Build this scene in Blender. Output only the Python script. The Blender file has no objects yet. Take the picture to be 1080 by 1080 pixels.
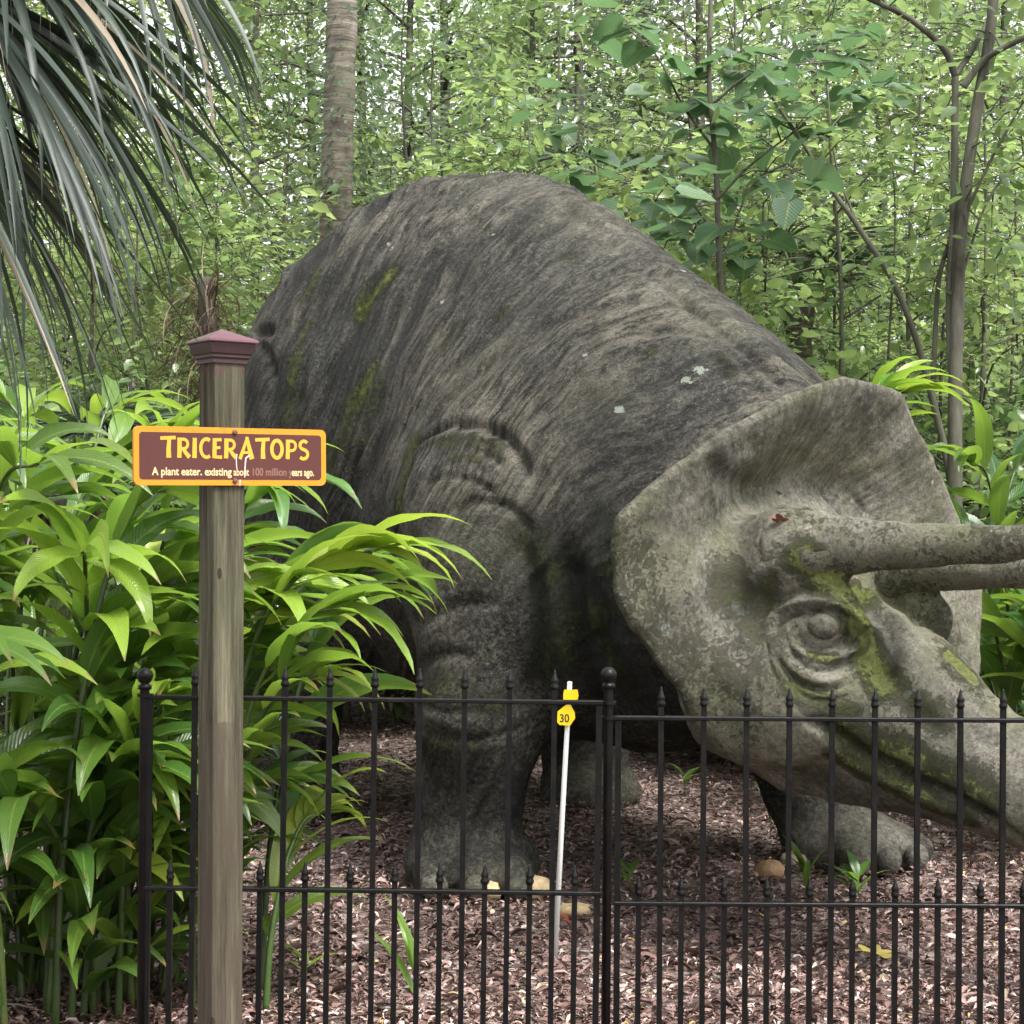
import bpy, math, random
import numpy as np
from mathutils import Vector, Matrix

# ------------------------------------------------------------------ camera, world, sun, exposure
F = 1900.0                                   # focal length in pixels of the 1080 px photograph
EYE = 1.6
scene = bpy.context.scene
cam_d = bpy.data.cameras.new('camera')
cam_d.sensor_width = 36.0
cam_d.lens = 36.0 * F / 1080.0
cam_d.clip_start = 0.05
cam_d.clip_end = 500.0
cam = bpy.data.objects.new('camera', cam_d)
scene.collection.objects.link(cam)
cam.location = (0, 0, EYE)
cam.rotation_euler = (math.radians(90), 0, 0)
scene.camera = cam

SUN_EL, SUN_AZ = math.radians(60), math.radians(140)
world = bpy.data.worlds.new('World')
scene.world = world
world.use_nodes = True
wn, wl = world.node_tree.nodes, world.node_tree.links
bg = wn['Background']
sky = wn.new('ShaderNodeTexSky')
sky.sky_type = 'NISHITA'
sky.sun_disc = False
sky.sun_elevation = SUN_EL
sky.sun_rotation = SUN_AZ
sky.air_density = 1.0
sky.dust_density = 4.0
hs = wn.new('ShaderNodeHueSaturation')
hs.inputs['Saturation'].default_value = 0.10      # overcast: grey-white rather than blue
wl.new(sky.outputs[0], hs.inputs['Color'])
wl.new(hs.outputs[0], bg.inputs['Color'])
bg.inputs['Strength'].default_value = 0.15

sun_d = bpy.data.lights.new('sun', 'SUN')
sun_d.energy = 1.5
sun_d.angle = math.radians(13)
sun_d.color = (1.0, 0.97, 0.92)
sun = bpy.data.objects.new('sun', sun_d)
scene.collection.objects.link(sun)
sd = Vector((math.sin(SUN_AZ) * math.cos(SUN_EL), math.cos(SUN_AZ) * math.cos(SUN_EL), math.sin(SUN_EL)))
sun.rotation_euler = sd.to_track_quat('Z', 'Y').to_euler()
sun.location = (0, 0, 20)

vs = scene.view_settings
vs.view_transform = 'Standard'
vs.look = 'None'
vs.gamma = 1.0
vs.exposure = 1.75
scene.cycles.max_bounces = 8
scene.cycles.diffuse_bounces = 4
scene.cycles.transmission_bounces = 4
scene.cycles.use_denoising = True

# ------------------------------------------------------------------ helpers
COL = scene.collection

def P(X, Y, d):
    return np.array([(X - 540.0) / F * d, d, EYE - (Y - 540.0) / F * d])

def G(X, d, z=0.0):
    return np.array([(X - 540.0) / F * d, d, z])

def nrm(v):
    v = np.asarray(v, float)
    return v / (np.linalg.norm(v, axis=-1, keepdims=True) + 1e-12)

def tag(o, label=None, cat=None, group=None, kind=None):
    if label: o['label'] = label
    if cat: o['category'] = cat
    if group: o['group'] = group
    if kind: o['kind'] = kind
    return o

def empty(name, loc=(0, 0, 0), rot=(0, 0, 0)):
    o = bpy.data.objects.new(name, None)
    o.empty_display_size = 0.1
    o.location = loc
    o.rotation_euler = rot
    COL.objects.link(o)
    return o

class MB:
    """collects vertices, faces and a per-vertex tint, and links them as one mesh object"""
    def __init__(s):
        s.v, s.f, s.t, s.u, s.n = [], [], [], [], 0
    def add(s, v, faces, tint=0.5, lc=None):
        v = np.asarray(v, float).reshape(-1, 3)
        if len(v) == 0: return
        s.v.append(v)
        s.t.append(np.broadcast_to(np.asarray(tint, float), (len(v),)).copy())
        s.u.append(np.zeros((len(v), 3)) if lc is None else lc)
        for f in (faces if isinstance(faces, list) else [faces]):
            f = np.asarray(f, np.int64)
            if f.size: s.f.append(f + s.n)
        s.n += len(v)
    def mesh(s, name, smooth=True, attrs=None):
        v = np.concatenate(s.v)
        me = bpy.data.meshes.new(name)
        me.vertices.add(len(v))
        me.vertices.foreach_set('co', v.astype(np.float32).ravel())
        idx = np.concatenate([f.ravel() for f in s.f]).astype(np.int32)
        tot = np.concatenate([np.full(len(f), f.shape[1]) for f in s.f]).astype(np.int32)
        st = np.concatenate([[0], np.cumsum(tot)[:-1]]).astype(np.int32)
        me.loops.add(len(idx))
        me.loops.foreach_set('vertex_index', idx)
        me.polygons.add(len(tot))
        me.polygons.foreach_set('loop_start', st)
        me.polygons.foreach_set('loop_total', tot)
        me.polygons.foreach_set('use_smooth', np.full(len(tot), bool(smooth)))
        a = me.attributes.new('tint', 'FLOAT', 'POINT')
        a.data.foreach_set('value', np.concatenate(s.t).astype(np.float32))
        for k, val in (attrs or {}).items():
            if val.ndim == 2:
                a = me.attributes.new(k, 'FLOAT_VECTOR', 'POINT')
                a.data.foreach_set('vector', val.astype(np.float32).ravel())
            else:
                a = me.attributes.new(k, 'FLOAT', 'POINT')
                a.data.foreach_set('value', val.astype(np.float32))
        if any(u.any() for u in s.u):
            a = me.attributes.new('leaf', 'FLOAT_VECTOR', 'POINT')
            a.data.foreach_set('vector', np.concatenate(s.u).astype(np.float32).ravel())
        me.update(calc_edges=True)
        me.validate()
        return me
    def build(s, name, mat, parent=None, smooth=True, attrs=None, loc=None):
        me = s.mesh(name, smooth, attrs)
        if mat: me.materials.append(mat)
        o = bpy.data.objects.new(name, me)
        COL.objects.link(o)
        if parent: o.parent = parent
        if loc is not None: o.location = loc
        return o

def copy_tree(o, parent=None):
    c = o.copy()
    COL.objects.link(c)
    if parent: c.parent = parent
    for ch in list(o.children):
        copy_tree(ch, c)
    return c

def grid_faces(nu, nv, wrap_v=False):
    i = np.arange(nu - 1)[:, None]
    j = np.arange(nv if wrap_v else nv - 1)[None, :]
    j2 = (j + 1) % nv
    return np.stack(np.broadcast_arrays(i * nv + j, i * nv + j2, (i + 1) * nv + j2, (i + 1) * nv + j), -1).reshape(-1, 4)

def tube(pts, rad, seg=8, cap=True):
    pts = np.asarray(pts, float)
    n = len(pts)
    rad = np.broadcast_to(np.asarray(rad, float), (n,))
    tan = nrm(np.gradient(pts, axis=0))
    ref = np.array([0, 0, 1.0]) if abs(tan[0][2]) < 0.9 else np.array([1.0, 0, 0])
    a = nrm(np.cross(tan[0], ref))
    A = []
    for t in tan:
        a = nrm(a - t * np.dot(a, t))
        A.append(a)
    A = np.array(A)
    B = np.cross(tan, A)
    th = np.linspace(0, 2 * np.pi, seg, endpoint=False)
    v = pts[:, None] + rad[:, None, None] * (A[:, None] * np.cos(th)[None, :, None] + B[:, None] * np.sin(th)[None, :, None])
    f = [grid_faces(n, seg, True)[:, ::-1]]
    if cap:
        f.append(np.arange(seg)[None, :])
        f.append((np.arange(seg)[::-1] + (n - 1) * seg)[None, :])
    return v.reshape(-1, 3), f

def smooth_path(pts, n):
    """Catmull-Rom through the points"""
    p = np.asarray(pts, float)
    p = np.vstack([2 * p[0] - p[1], p, 2 * p[-1] - p[-2]])
    m = len(p) - 3
    u = np.linspace(0, m - 1e-6, n)
    i = u.astype(int)
    t = (u - i)[:, None]
    a, b, c, d = p[i], p[i + 1], p[i + 2], p[i + 3]
    return 0.5 * (2 * b + (c - a) * t + (2 * a - 5 * b + 4 * c - d) * t ** 2 + (3 * b - a - 3 * c + d) * t ** 3)

def lathe(profile, seg=16, axis_top=True):
    """profile: (r, z) from bottom to top"""
    pr = np.asarray(profile, float)
    th = np.linspace(0, 2 * np.pi, seg, endpoint=False)
    v = np.stack([pr[:, 0:1] * np.cos(th), pr[:, 0:1] * np.sin(th), np.broadcast_to(pr[:, 1:2], (len(pr), seg))], -1)
    f = [grid_faces(len(pr), seg, True), np.arange(seg)[None, ::-1], (np.arange(seg) + (len(pr) - 1) * seg)[None, :]]
    return v.reshape(-1, 3), f

def box(x0, x1, y0, y1, z0, z1, bev=0.0):
    if bev <= 0:
        v = np.array([[x, y, z] for x in (x0, x1) for y in (y0, y1) for z in (z0, z1)])
        f = np.array([[0, 1, 3, 2], [4, 6, 7, 5], [0, 4, 5, 1], [2, 3, 7, 6], [0, 2, 6, 4], [1, 5, 7, 3]])
        return v, f
    # octagonal prism rings: chamfered along z edges and top/bottom
    b = bev
    def ring(ins, z):
        X0, X1, Y0, Y1 = x0 + ins, x1 - ins, y0 + ins, y1 - ins
        c = b * 0.7
        return [[X0 + c, Y0, z], [X1 - c, Y0, z], [X1, Y0 + c, z], [X1, Y1 - c, z], [X1 - c, Y1, z], [X0 + c, Y1, z], [X0, Y1 - c, z], [X0, Y0 + c, z]]
    v = np.array(ring(b, z0) + ring(0, z0 + b) + ring(0, z1 - b) + ring(b, z1))
    f = [grid_faces(4, 8, True), np.arange(8)[None, ::-1], (np.arange(8) + 24)[None, :]]
    return v, f

_rt = np.random.RandomState(7).rand(48, 48, 48)
def vnoise(p, seed=0):
    p = np.asarray(p, float) + seed * 17.31
    i = np.floor(p).astype(int)
    t = p - i
    t = t * t * (3 - 2 * t)
    i0, i1 = i % 48, (i + 1) % 48
    def g(a, b, c): return _rt[a, b, c]
    x0, y0, z0, x1, y1, z1 = i0[:, 0], i0[:, 1], i0[:, 2], i1[:, 0], i1[:, 1], i1[:, 2]
    tx, ty, tz = t.T
    def mix(a, b, w): return a + (b - a) * w
    return mix(mix(mix(g(x0, y0, z0), g(x1, y0, z0), tx), mix(g(x0, y1, z0), g(x1, y1, z0), tx), ty),
               mix(mix(g(x0, y0, z1), g(x1, y0, z1), tx), mix(g(x0, y1, z1), g(x1, y1, z1), tx), ty), tz) - 0.5
def fbm(p, oct=4, seed=0):
    r, a = 0, 1.0
    for k in range(oct):
        r = r + a * vnoise(np.asarray(p) * 2.0 ** k, seed + k)
        a *= 0.5
    return r
def sstep(a, b, x):
    t = np.clip((x - a) / (b - a), 0, 1)
    return t * t * (3 - 2 * t)

# ------------------------------------------------------------------ materials
class NT:
    def __init__(s, name):
        s.m = bpy.data.materials.new(name)
        s.m.use_nodes = True
        s.t = s.m.node_tree
        s.n, s.l = s.t.nodes, s.t.links
        s.b = s.n['Principled BSDF']
        s.out = s.n['Material Output']
    def new(s, typ, **kw):
        n = s.n.new(typ)
        for k, v in kw.items(): setattr(n, k, v)
        return n
    def set(s, sock, val):
        if isinstance(val, bpy.types.NodeSocket): s.l.new(val, sock)
        else: sock.default_value = val
    def attr(s, name, out='Fac'):
        return s.new('ShaderNodeAttribute', attribute_name=name).outputs[out]
    def coord(s, out='Object'):
        return s.new('ShaderNodeTexCoord').outputs[out]
    def mapv(s, vec, scale=(1, 1, 1), loc=(0, 0, 0)):
        n = s.new('ShaderNodeMapping')
        s.set(n.inputs['Vector'], vec); n.inputs['Scale'].default_value = scale; n.inputs['Location'].default_value = loc
        return n.outputs[0]
    def noise(s, vec, scale=5, detail=4, rough=0.55, out=0, dist=0.0):
        n = s.new('ShaderNodeTexNoise')
        s.set(n.inputs['Vector'], vec)
        n.inputs['Scale'].default_value = scale; n.inputs['Detail'].default_value = detail
        n.inputs['Roughness'].default_value = rough; n.inputs['Distortion'].default_value = dist
        return n.outputs[out]
    def voro(s, vec, scale=5, out='Distance', rand=1.0):
        n = s.new('ShaderNodeTexVoronoi')
        s.set(n.inputs['Vector'], vec)
        n.inputs['Scale'].default_value = scale; n.inputs['Randomness'].default_value = rand
        return n.outputs[out]
    def ramp(s, fac, stops, interp='LINEAR'):
        n = s.new('ShaderNodeValToRGB')
        s.set(n.inputs['Fac'], fac)
        cr = n.color_ramp
        cr.interpolation = interp
        while len(cr.elements) < len(stops): cr.elements.new(0.5)
        for e, (p, c) in zip(cr.elements, stops):
            e.position = p
            e.color = (c, c, c, 1) if isinstance(c, (int, float)) else (*c, 1)
        return n.outputs[0]
    def mix(s, fac, a, b, blend='MIX'):
        n = s.new('ShaderNodeMix', data_type='RGBA', blend_type=blend)
        s.set(n.inputs[0], fac)
        for sock, v in ((n.inputs[6], a), (n.inputs[7], b)):
            s.set(sock, (*v, 1) if isinstance(v, tuple) and len(v) == 3 else v)
        return n.outputs[2]
    def math(s, op, a, b=0.0, clamp=False):
        n = s.new('ShaderNodeMath', operation=op, use_clamp=clamp)
        s.set(n.inputs[0], a); s.set(n.inputs[1], b)
        return n.outputs[0]
    def bump(s, h, strength=0.5, dist=0.02, prev=None):
        n = s.new('ShaderNodeBump')
        s.set(n.inputs['Height'], h)
        n.inputs['Strength'].default_value = strength; n.inputs['Distance'].default_value = dist
        if prev is not None: s.l.new(prev, n.inputs['Normal'])
        return n.outputs[0]
    def fin(s, color=None, rough=0.8, normal=None, spec=None, metal=None):
        if color is not None: s.set(s.b.inputs['Base Color'], (*color, 1) if isinstance(color, tuple) else color)
        s.set(s.b.inputs['Roughness'], rough)
        if normal is not None: s.l.new(normal, s.b.inputs['Normal'])
        if spec is not None: s.b.inputs['Specular IOR Level'].default_value = spec
        if metal is not None: s.b.inputs['Metallic'].default_value = metal
        return s.m

def leaf_mat(name, stops, trans=(0.2, 0.35, 0.03), tw=0.35, rough=0.4, spec=0.5, bumpy=0.15, veins=False):
    """leaf blade: per-leaf tint, some light through the blade, a gloss"""
    n = NT(name)
    t = n.attr('tint')
    col = n.ramp(t, stops)
    oi = n.new('ShaderNodeObjectInfo')
    hsn = n.new('ShaderNodeHueSaturation')
    n.set(hsn.inputs['Color'], col)
    n.set(hsn.inputs['Value'], n.math('ADD', n.math('MULTIPLY', oi.outputs['Random'], 0.60), 0.70))
    n.set(hsn.inputs['Hue'], n.math('ADD', n.math('MULTIPLY', n.math('FRACT', n.math('MULTIPLY', oi.outputs['Random'], 7.31)), 0.045), 0.478))
    nz = n.noise(n.coord(), 9, 2)
    c2 = n.mix(n.math('MULTIPLY', nz, 0.35), hsn.outputs[0], n.mix(0.6, hsn.outputs[0], (0.02, 0.03, 0.01)))
    nb = n.bump(n.noise(n.coord(), 45, 2), bumpy, 0.01)
    if veins:
        sp = n.new('ShaderNodeSeparateXYZ'); n.set(sp.inputs[0], n.attr('leaf', 'Vector'))
        aa = n.math('ABSOLUTE', sp.outputs['Y'])
        wv = n.math('SINE', n.math('ADD', n.math('MULTIPLY', sp.outputs['X'], 190.0), n.math('MULTIPLY', aa, -22.0)))
        rib = n.ramp(aa, [(0.03, 1.0), (0.12, 0.0)])
        c2 = n.mix(n.math('MULTIPLY', n.math('ADD', n.math('MULTIPLY', wv, 0.5), 0.5), 0.22), c2, n.mix(0.5, c2, (0.01, 0.02, 0.004)))
        c2 = n.mix(n.math('MULTIPLY', rib, 0.55), c2, (0.20, 0.26, 0.06))
        tipn = n.math('ADD', sp.outputs['X'], n.math('MULTIPLY', n.math('SUBTRACT', n.noise(n.coord(), 7, 4), 0.5), 0.55))
        tip = n.ramp(n.math('ADD', tipn, n.math('MULTIPLY', aa, 0.06)), [(0.97, 0.0), (1.02, 1.0)])
        spots = n.ramp(n.noise(n.coord(), 26, 4, 0.7), [(0.68, 0.0), (0.74, 0.8)])
        c2 = n.mix(n.math('MAXIMUM', tip, spots), c2, (0.17, 0.115, 0.045))
        nb = n.bump(n.math('ADD', wv, n.math('MULTIPLY', rib, -2.0)), 0.25, 0.004, nb)
    n.fin(c2, rough, nb, spec)
    tr = n.new('ShaderNodeBsdfTranslucent')
    n.set(tr.inputs['Color'], n.mix(0.5, hsn.outputs[0], (*trans, 1)))
    ms = n.new('ShaderNodeMixShader')
    ms.inputs[0].default_value = tw
    n.l.new(n.b.outputs[0], ms.inputs[1]); n.l.new(tr.outputs[0], ms.inputs[2])
    n.l.new(ms.outputs[0], n.out.inputs['Surface'])
    return n.m

def bark_mat(name, dark, light, ring=False, sc=9.0):
    n = NT(name)
    c = n.coord()
    v = n.mapv(c, (1, 1, 9) if ring else (1, 1, 0.25))
    a = n.noise(v, sc if not ring else 3.2, 6, 0.65)
    b = n.noise(c, 2.5, 3)
    col = n.mix(n.ramp(b, [(0.45, 0.0), (0.7, 0.6)]), n.ramp(a, [(0.3, dark), (0.7, light)]), (0.10, 0.11, 0.07))
    return n.fin(col, 0.9, n.bump(a, 0.7, 0.03), 0.2)

# ------------------------------------------------------------------ statue material
def statue_mat():
    n = NT('weathered_concrete')
    co = n.coord()
    fl = n.attr('flow', 'Vector')
    pale = n.attr('pale')
    skf = n.attr('streak')
    st1 = n.noise(n.mapv(fl, (15, 4.2, 4.2)), 1.0, 8, 0.68, dist=0.25)
    st2 = n.noise(n.mapv(fl, (42, 11, 11), (3, 1, 2)), 1.0, 7, 0.72, dist=0.25)
    big = n.noise(co, 1.3, 4, 0.6)
    med = n.noise(co, 6.0, 6, 0.7)
    fine = n.noise(co, 48.0, 6, 0.78)
    grit = n.noise(co, 150.0, 3, 0.8)
    iso = n.math('ADD', n.math('MULTIPLY', med, 0.5), n.math('MULTIPLY', fine, 0.5))
    strk = n.math('ADD', n.math('MULTIPLY', st1, 0.5), n.math('MULTIPLY', st2, 0.5))
    mx = n.new('ShaderNodeMix', data_type='FLOAT')
    n.set(mx.inputs[0], skf); n.set(mx.inputs[2], iso); n.set(mx.inputs[3], strk)
    strk = n.math('ADD', n.math('MULTIPLY', mx.outputs[0], 0.78), n.math('MULTIPLY', fine, 0.22))
    body = n.ramp(strk, [(0.40, (0.014, 0.014, 0.0135)), (0.47, (0.054, 0.050, 0.039)), (0.54, (0.142, 0.130, 0.101)), (0.63, (0.27, 0.245, 0.193))])
    body = n.mix(n.ramp(n.math('ADD', n.math('MULTIPLY', big, .6), n.math('MULTIPLY', med, .4)), [(0.44, 0.0), (0.56, 0.85)]), body,
                 n.ramp(n.math('ADD', n.math('MULTIPLY', fine, .6), n.math('MULTIPLY', strk, .4)), [(0.40, (0.012, 0.013, 0.0135)), (0.50, (0.044, 0.046, 0.040)), (0.60, (0.145, 0.142, 0.118))]))
    body = n.mix(n.ramp(n.noise(co, 3.1, 5, 0.7), [(0.54, 0.0), (0.68, 0.6)]), body, n.ramp(fine, [(0.38, (0.065, 0.058, 0.046)), (0.62, (0.31, 0.275, 0.22))]))
    ln_ = n.ramp(st2, [(0.40, 0.30), (0.49, 1.0)])
    body = n.mix(n.math('MULTIPLY', skf, 0.75), body, ln_, 'MULTIPLY')
    body = n.mix(0.85, body, n.ramp(n.noise(co, 75, 4, 0.7), [(0.34, 0.25), (0.43, 1.0)]), 'MULTIPLY')
    body = n.mix(n.ramp(n.noise(co, 95, 3, 0.7), [(0.62, 0.0), (0.70, 0.65)]), body, (0.36, 0.34, 0.28))
    head = n.ramp(n.math('ADD', n.math('MULTIPLY', med, 0.5), n.math('MULTIPLY', fine, 0.5)),
                  [(0.36, (0.12, 0.115, 0.090)), (0.47, (0.245, 0.230, 0.185)), (0.55, (0.345, 0.320, 0.262)), (0.66, (0.50, 0.465, 0.40))])
    hgreen = n.mix(n.ramp(n.noise(co, 2.6, 5, 0.65), [(0.42, 0.0), (0.62, 0.70)]), head, (0.165, 0.175, 0.085))
    # streaks that run along the flow of the upper frill
    hst = n.ramp(n.noise(n.mapv(fl, (26, 2.4, 2.4)), 1.0, 5, 0.6), [(0.38, 0.60), (0.56, 1.0)])
    hcol = n.mix(skf, hgreen, n.mix(1.0, hgreen, hst, 'MULTIPLY'))
    hcol = n.mix(n.ramp(n.noise(co, 14.0, 5, 0.7), [(0.58, 0.0), (0.68, 0.45)]), hcol, (0.52, 0.48, 0.43))
    # pits and scabs of the cast surface
    pit = n.ramp(n.noise(co, 30.0, 4, 0.75), [(0.36, 0.35), (0.44, 1.0)])
    hcol = n.mix(0.5, hcol, pit, 'MULTIPLY')
    col = n.mix(pale, body, hcol)
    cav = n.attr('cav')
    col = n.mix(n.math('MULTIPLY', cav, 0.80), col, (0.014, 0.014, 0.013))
    # dark algae staining, plus shade painted into recesses and undersides
    dk = n.attr('stain_shade')
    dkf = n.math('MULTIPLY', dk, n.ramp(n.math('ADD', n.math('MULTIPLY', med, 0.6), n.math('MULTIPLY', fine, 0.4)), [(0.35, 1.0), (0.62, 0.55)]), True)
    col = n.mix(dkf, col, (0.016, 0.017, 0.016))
    # moss
    ms = n.attr('moss')
    mf = n.math('SUBTRACT', n.math('ADD', n.math('MULTIPLY', ms, 0.85), n.math('ADD', n.math('MULTIPLY', med, 1.2), n.math('MULTIPLY', fine, 1.0))), 1.40)
    mf = n.math('MULTIPLY', mf, 2.2, True)
    mf = n.math('MULTIPLY', mf, n.ramp(ms, [(0.02, 0.0), (0.25, 1.0)]))
    mf = n.math('MULTIPLY', mf, 0.80)
    mcol = n.ramp(n.noise(co, 22, 5, 0.75), [(0.35, (0.060, 0.078, 0.012)), (0.55, (0.150, 0.178, 0.026)), (0.72, (0.25, 0.27, 0.06))])
    col = n.mix(mf, col, mcol)
    lc = n.attr('lich')
    lf = n.math('GREATER_THAN', n.math('ADD', lc, n.math('MULTIPLY', n.noise(co, 38, 4, 0.7), 1.4)), 1.28)
    col = n.mix(n.math('MULTIPLY', lf, 0.85), col, (0.33, 0.38, 0.31))
    # scattered pale lichen flecks
    vd = n.voro(co, 8.0)
    jit = n.noise(co, 45, 5, 0.8)
    rnd = n.voro(co, 8.0, 'Color')
    spot = n.math('LESS_THAN', n.math('ADD', vd, n.math('MULTIPLY', jit, 0.55)), n.math('MULTIPLY', n.ramp(rnd, [(0.50, 0.0), (0.9, 1.0)]), 0.35))
    col = n.mix(n.math('MULTIPLY', spot, 0.75), col, n.ramp(n.noise(co, 3), [(0.4, (0.34, 0.36, 0.29)), (0.6, (0.40, 0.38, 0.34))]))
    h = n.math('ADD', n.math('MULTIPLY', strk, n.math('SUBTRACT', 1.3, n.math('MULTIPLY', pale, 0.7))), n.math('MULTIPLY', fine, 0.8))
    h = n.math('ADD', h, n.math('MULTIPLY', med, 0.5))
    nb = n.bump(h, 0.95, 0.045)
    nb = n.bump(n.math('ADD', grit, n.math('MULTIPLY', mf, 0.8)), 0.6, 0.008, nb)
    return n.fin(col, 0.88, nb, 0.25)
M_STATUE = statue_mat()

# ------------------------------------------------------------------ implicit-surface tools
def smin(a, b, k):
    h = np.clip(0.5 + 0.5 * (b - a) / k, 0, 1)
    return b + (a - b) * h - k * h * (1 - h)

def rcone(p, a, b, r1, r2, sc=None):
    a, b = np.asarray(a, float), np.asarray(b, float)
    q = p - a
    d = b - a
    if sc is not None:
        q = q / sc; d = d / sc
    t = np.clip((q @ d) / (d @ d), 0, 1)
    return np.linalg.norm(q - t[:, None] * d, axis=1) - (r1 + (r2 - r1) * t)

def ell(p, c, r, R=None):
    q = p - np.asarray(c, float)
    if R is not None: q = q @ R
    r = np.asarray(r, float)
    k0 = np.linalg.norm(q / r, axis=1)
    k1 = np.linalg.norm(q / (r * r), axis=1) + 1e-9
    return k0 * (k0 - 1) / k1

def surface_nets(fn, lo, hi, h):
    lo, hi = np.asarray(lo, float), np.asarray(hi, float)
    N = np.ceil((hi - lo) / h).astype(int) + 1
    ax = [lo[i] + h * np.arange(N[i]) for i in range(3)]
    D = np.empty(N, np.float32)
    YZ = np.stack(np.meshgrid(ax[1], ax[2], indexing='ij'), -1).reshape(-1, 2)
    for i in range(N[0]):
        D[i] = fn(np.column_stack([np.full(len(YZ), ax[0][i]), YZ])).reshape(N[1], N[2])
    S = D < 0
    nx, ny, nz = N
    c = [(i, j, k) for i in (0, 1) for j in (0, 1) for k in (0, 1)]
    cnt = sum(S[i:nx - 1 + i, j:ny - 1 + j, k:nz - 1 + k].astype(np.int8) for i, j, k in c)
    act = (cnt > 0) & (cnt < 8)
    cells = np.argwhere(act)
    idx = -np.ones(act.shape, np.int64)
    idx[act] = np.arange(len(cells))
    acc = np.zeros((len(cells), 3)); num = np.zeros(len(cells))
    for a in c:
        for k in range(3):
            if a[k] == 1: continue
            b = list(a); b[k] = 1
            da = D[tuple((cells + a).T)].astype(float); db = D[tuple((cells + b).T)].astype(float)
            m = (da < 0) != (db < 0)
            t = np.where(m, da / np.where(m, da - db, 1), 0)
            pos = cells + np.array(a, float)
            pos[:, k] += t
            acc[m] += pos[m]; num[m] += 1
    V = lo + h * acc / num[:, None]
    Q = []
    for k in range(3):
        o = [i for i in range(3) if i != k]
        sl0 = [slice(1, N[i] - 1) for i in range(3)]; sl1 = list(sl0)
        sl0[k] = slice(0, N[k] - 1); sl1[k] = slice(1, N[k])
        a, b = S[tuple(sl0)], S[tuple(sl1)]
        e = np.argwhere(a != b)
        inside = a[tuple(e.T)]
        off = np.ones(3, int); off[k] = 0
        e = e + off
        u, v = np.eye(3, dtype=int)[o[0]], np.eye(3, dtype=int)[o[1]]
        q = np.stack([idx[tuple((e - w).T)] for w in (u + v, v, 0 * u, u)], -1)
        flip = inside if k != 1 else ~inside
        q[~flip] = q[~flip][:, ::-1]
        Q.append(q)
    return V, np.concatenate(Q)

def subdivide(V, Q):
    E = np.stack([Q, np.roll(Q, -1, 1)], -1).reshape(-1, 2)
    E.sort(axis=1)
    key, inv = np.unique(E[:, 0] * len(V) + E[:, 1], return_inverse=True)
    inv = inv.reshape(-1, 4)
    mid = 0.5 * (V[key // len(V)] + V[key % len(V)])
    cen = V[Q].mean(1)
    n, ne = len(V), len(mid)
    em = inv + n
    ci = np.arange(len(Q)) + n + ne
    out = [np.stack([Q[:, i], em[:, i], ci, em[:, (i - 1) % 4]], -1) for i in range(4)]
    return np.vstack([V, mid, cen]), np.concatenate(out)

def sgrad(fn, p, e=2e-3):
    g = np.stack([fn(p + d) - fn(p - d) for d in np.eye(3) * e], -1) / (2 * e)
    return g

def project(fn, V, it=4, maxstep=0.03):
    for _ in range(it):
        d = fn(V); g = sgrad(fn, V)
        st = d[:, None] * g / ((g * g).sum(1, keepdims=True) + 1e-6)
        L = np.linalg.norm(st, axis=1, keepdims=True)
        V = V - st * np.minimum(1, maxstep / (L + 1e-9))
    return V, nrm(sgrad(fn, V))

def hits(fn, px, d0, d1, steps=260):
    """where the lines of sight through these photograph pixels meet the surface"""
    px = np.asarray(px, float)
    dirs = np.stack([(px[:, 0] - 540) / F, np.ones(len(px)), -(px[:, 1] - 540) / F], -1)
    o = np.array([0, 0, EYE])
    t = np.full(len(px), float(d0)); done = np.zeros(len(px), bool)
    prev = t.copy()
    for s in np.linspace(d0, d1, steps):
        d = fn(o + dirs * s)
        new = (~done) & (d < 0)
        t[new] = s; prev[new] = s - (d1 - d0) / (steps - 1)
        done |= new
    lo_, hi_ = prev.copy(), t.copy()
    for _ in range(14):
        m = 0.5 * (lo_ + hi_)
        ins = fn(o + dirs * m[:, None]) < 0
        hi_[ins] = m[ins]; lo_[~ins] = m[~ins]
    return o + dirs * hi_[:, None], done

def poly_dist(V, pts):
    best = np.full(len(V), 1e9); tt = np.zeros(len(V))
    n = len(pts) - 1
    for i in range(n):
        a, b = pts[i], pts[i + 1]
        d = b - a
        t = np.clip(((V - a) @ d) / (d @ d + 1e-12), 0, 1)
        q = np.linalg.norm(V - a - t[:, None] * d, axis=1)
        m = q < best
        best[m] = q[m]; tt[m] = (i + t[m]) / n
    return best, tt

def carve(fn, V, Nn, lines, d0, d1):
    """(pixels, radius, depth): grooves (depth > 0) and ridges (depth < 0) laid on the surface"""
    disp = np.zeros(len(V))
    for px, r, dep in lines:
        h, ok = hits(fn, smooth_path(np.array(px, float), 4 * len(px)), d0, d1)
        h = h[ok]
        if len(h) < 2: continue
        near = np.linalg.norm(V - h.mean(0), axis=1) < np.linalg.norm(h - h.mean(0), axis=1).max() + 4 * r
        q, t = poly_dist(V[near], h)
        end = np.clip(np.minimum(t, 1 - t) * 6 + 0.35, 0, 1)
        disp[near] -= dep * end * np.exp(-(q / r) ** 2)
    return V + Nn * disp[:, None]

def paint(fn, V, blobs, d0, d1):
    out = np.zeros(len(V))
    for px, r, s in blobs:
        h, ok = hits(fn, smooth_path(np.array(px, float), 4 * len(px)) if len(px) > 1 else np.array(px, float), d0, d1)
        h = h[ok]
        if len(h) == 0: continue
        q = poly_dist(V, h)[0] if len(h) > 1 else np.linalg.norm(V - h[0], axis=1)
        out = np.maximum(out, s * np.exp(-(q / r) ** 2))
    return out

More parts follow.
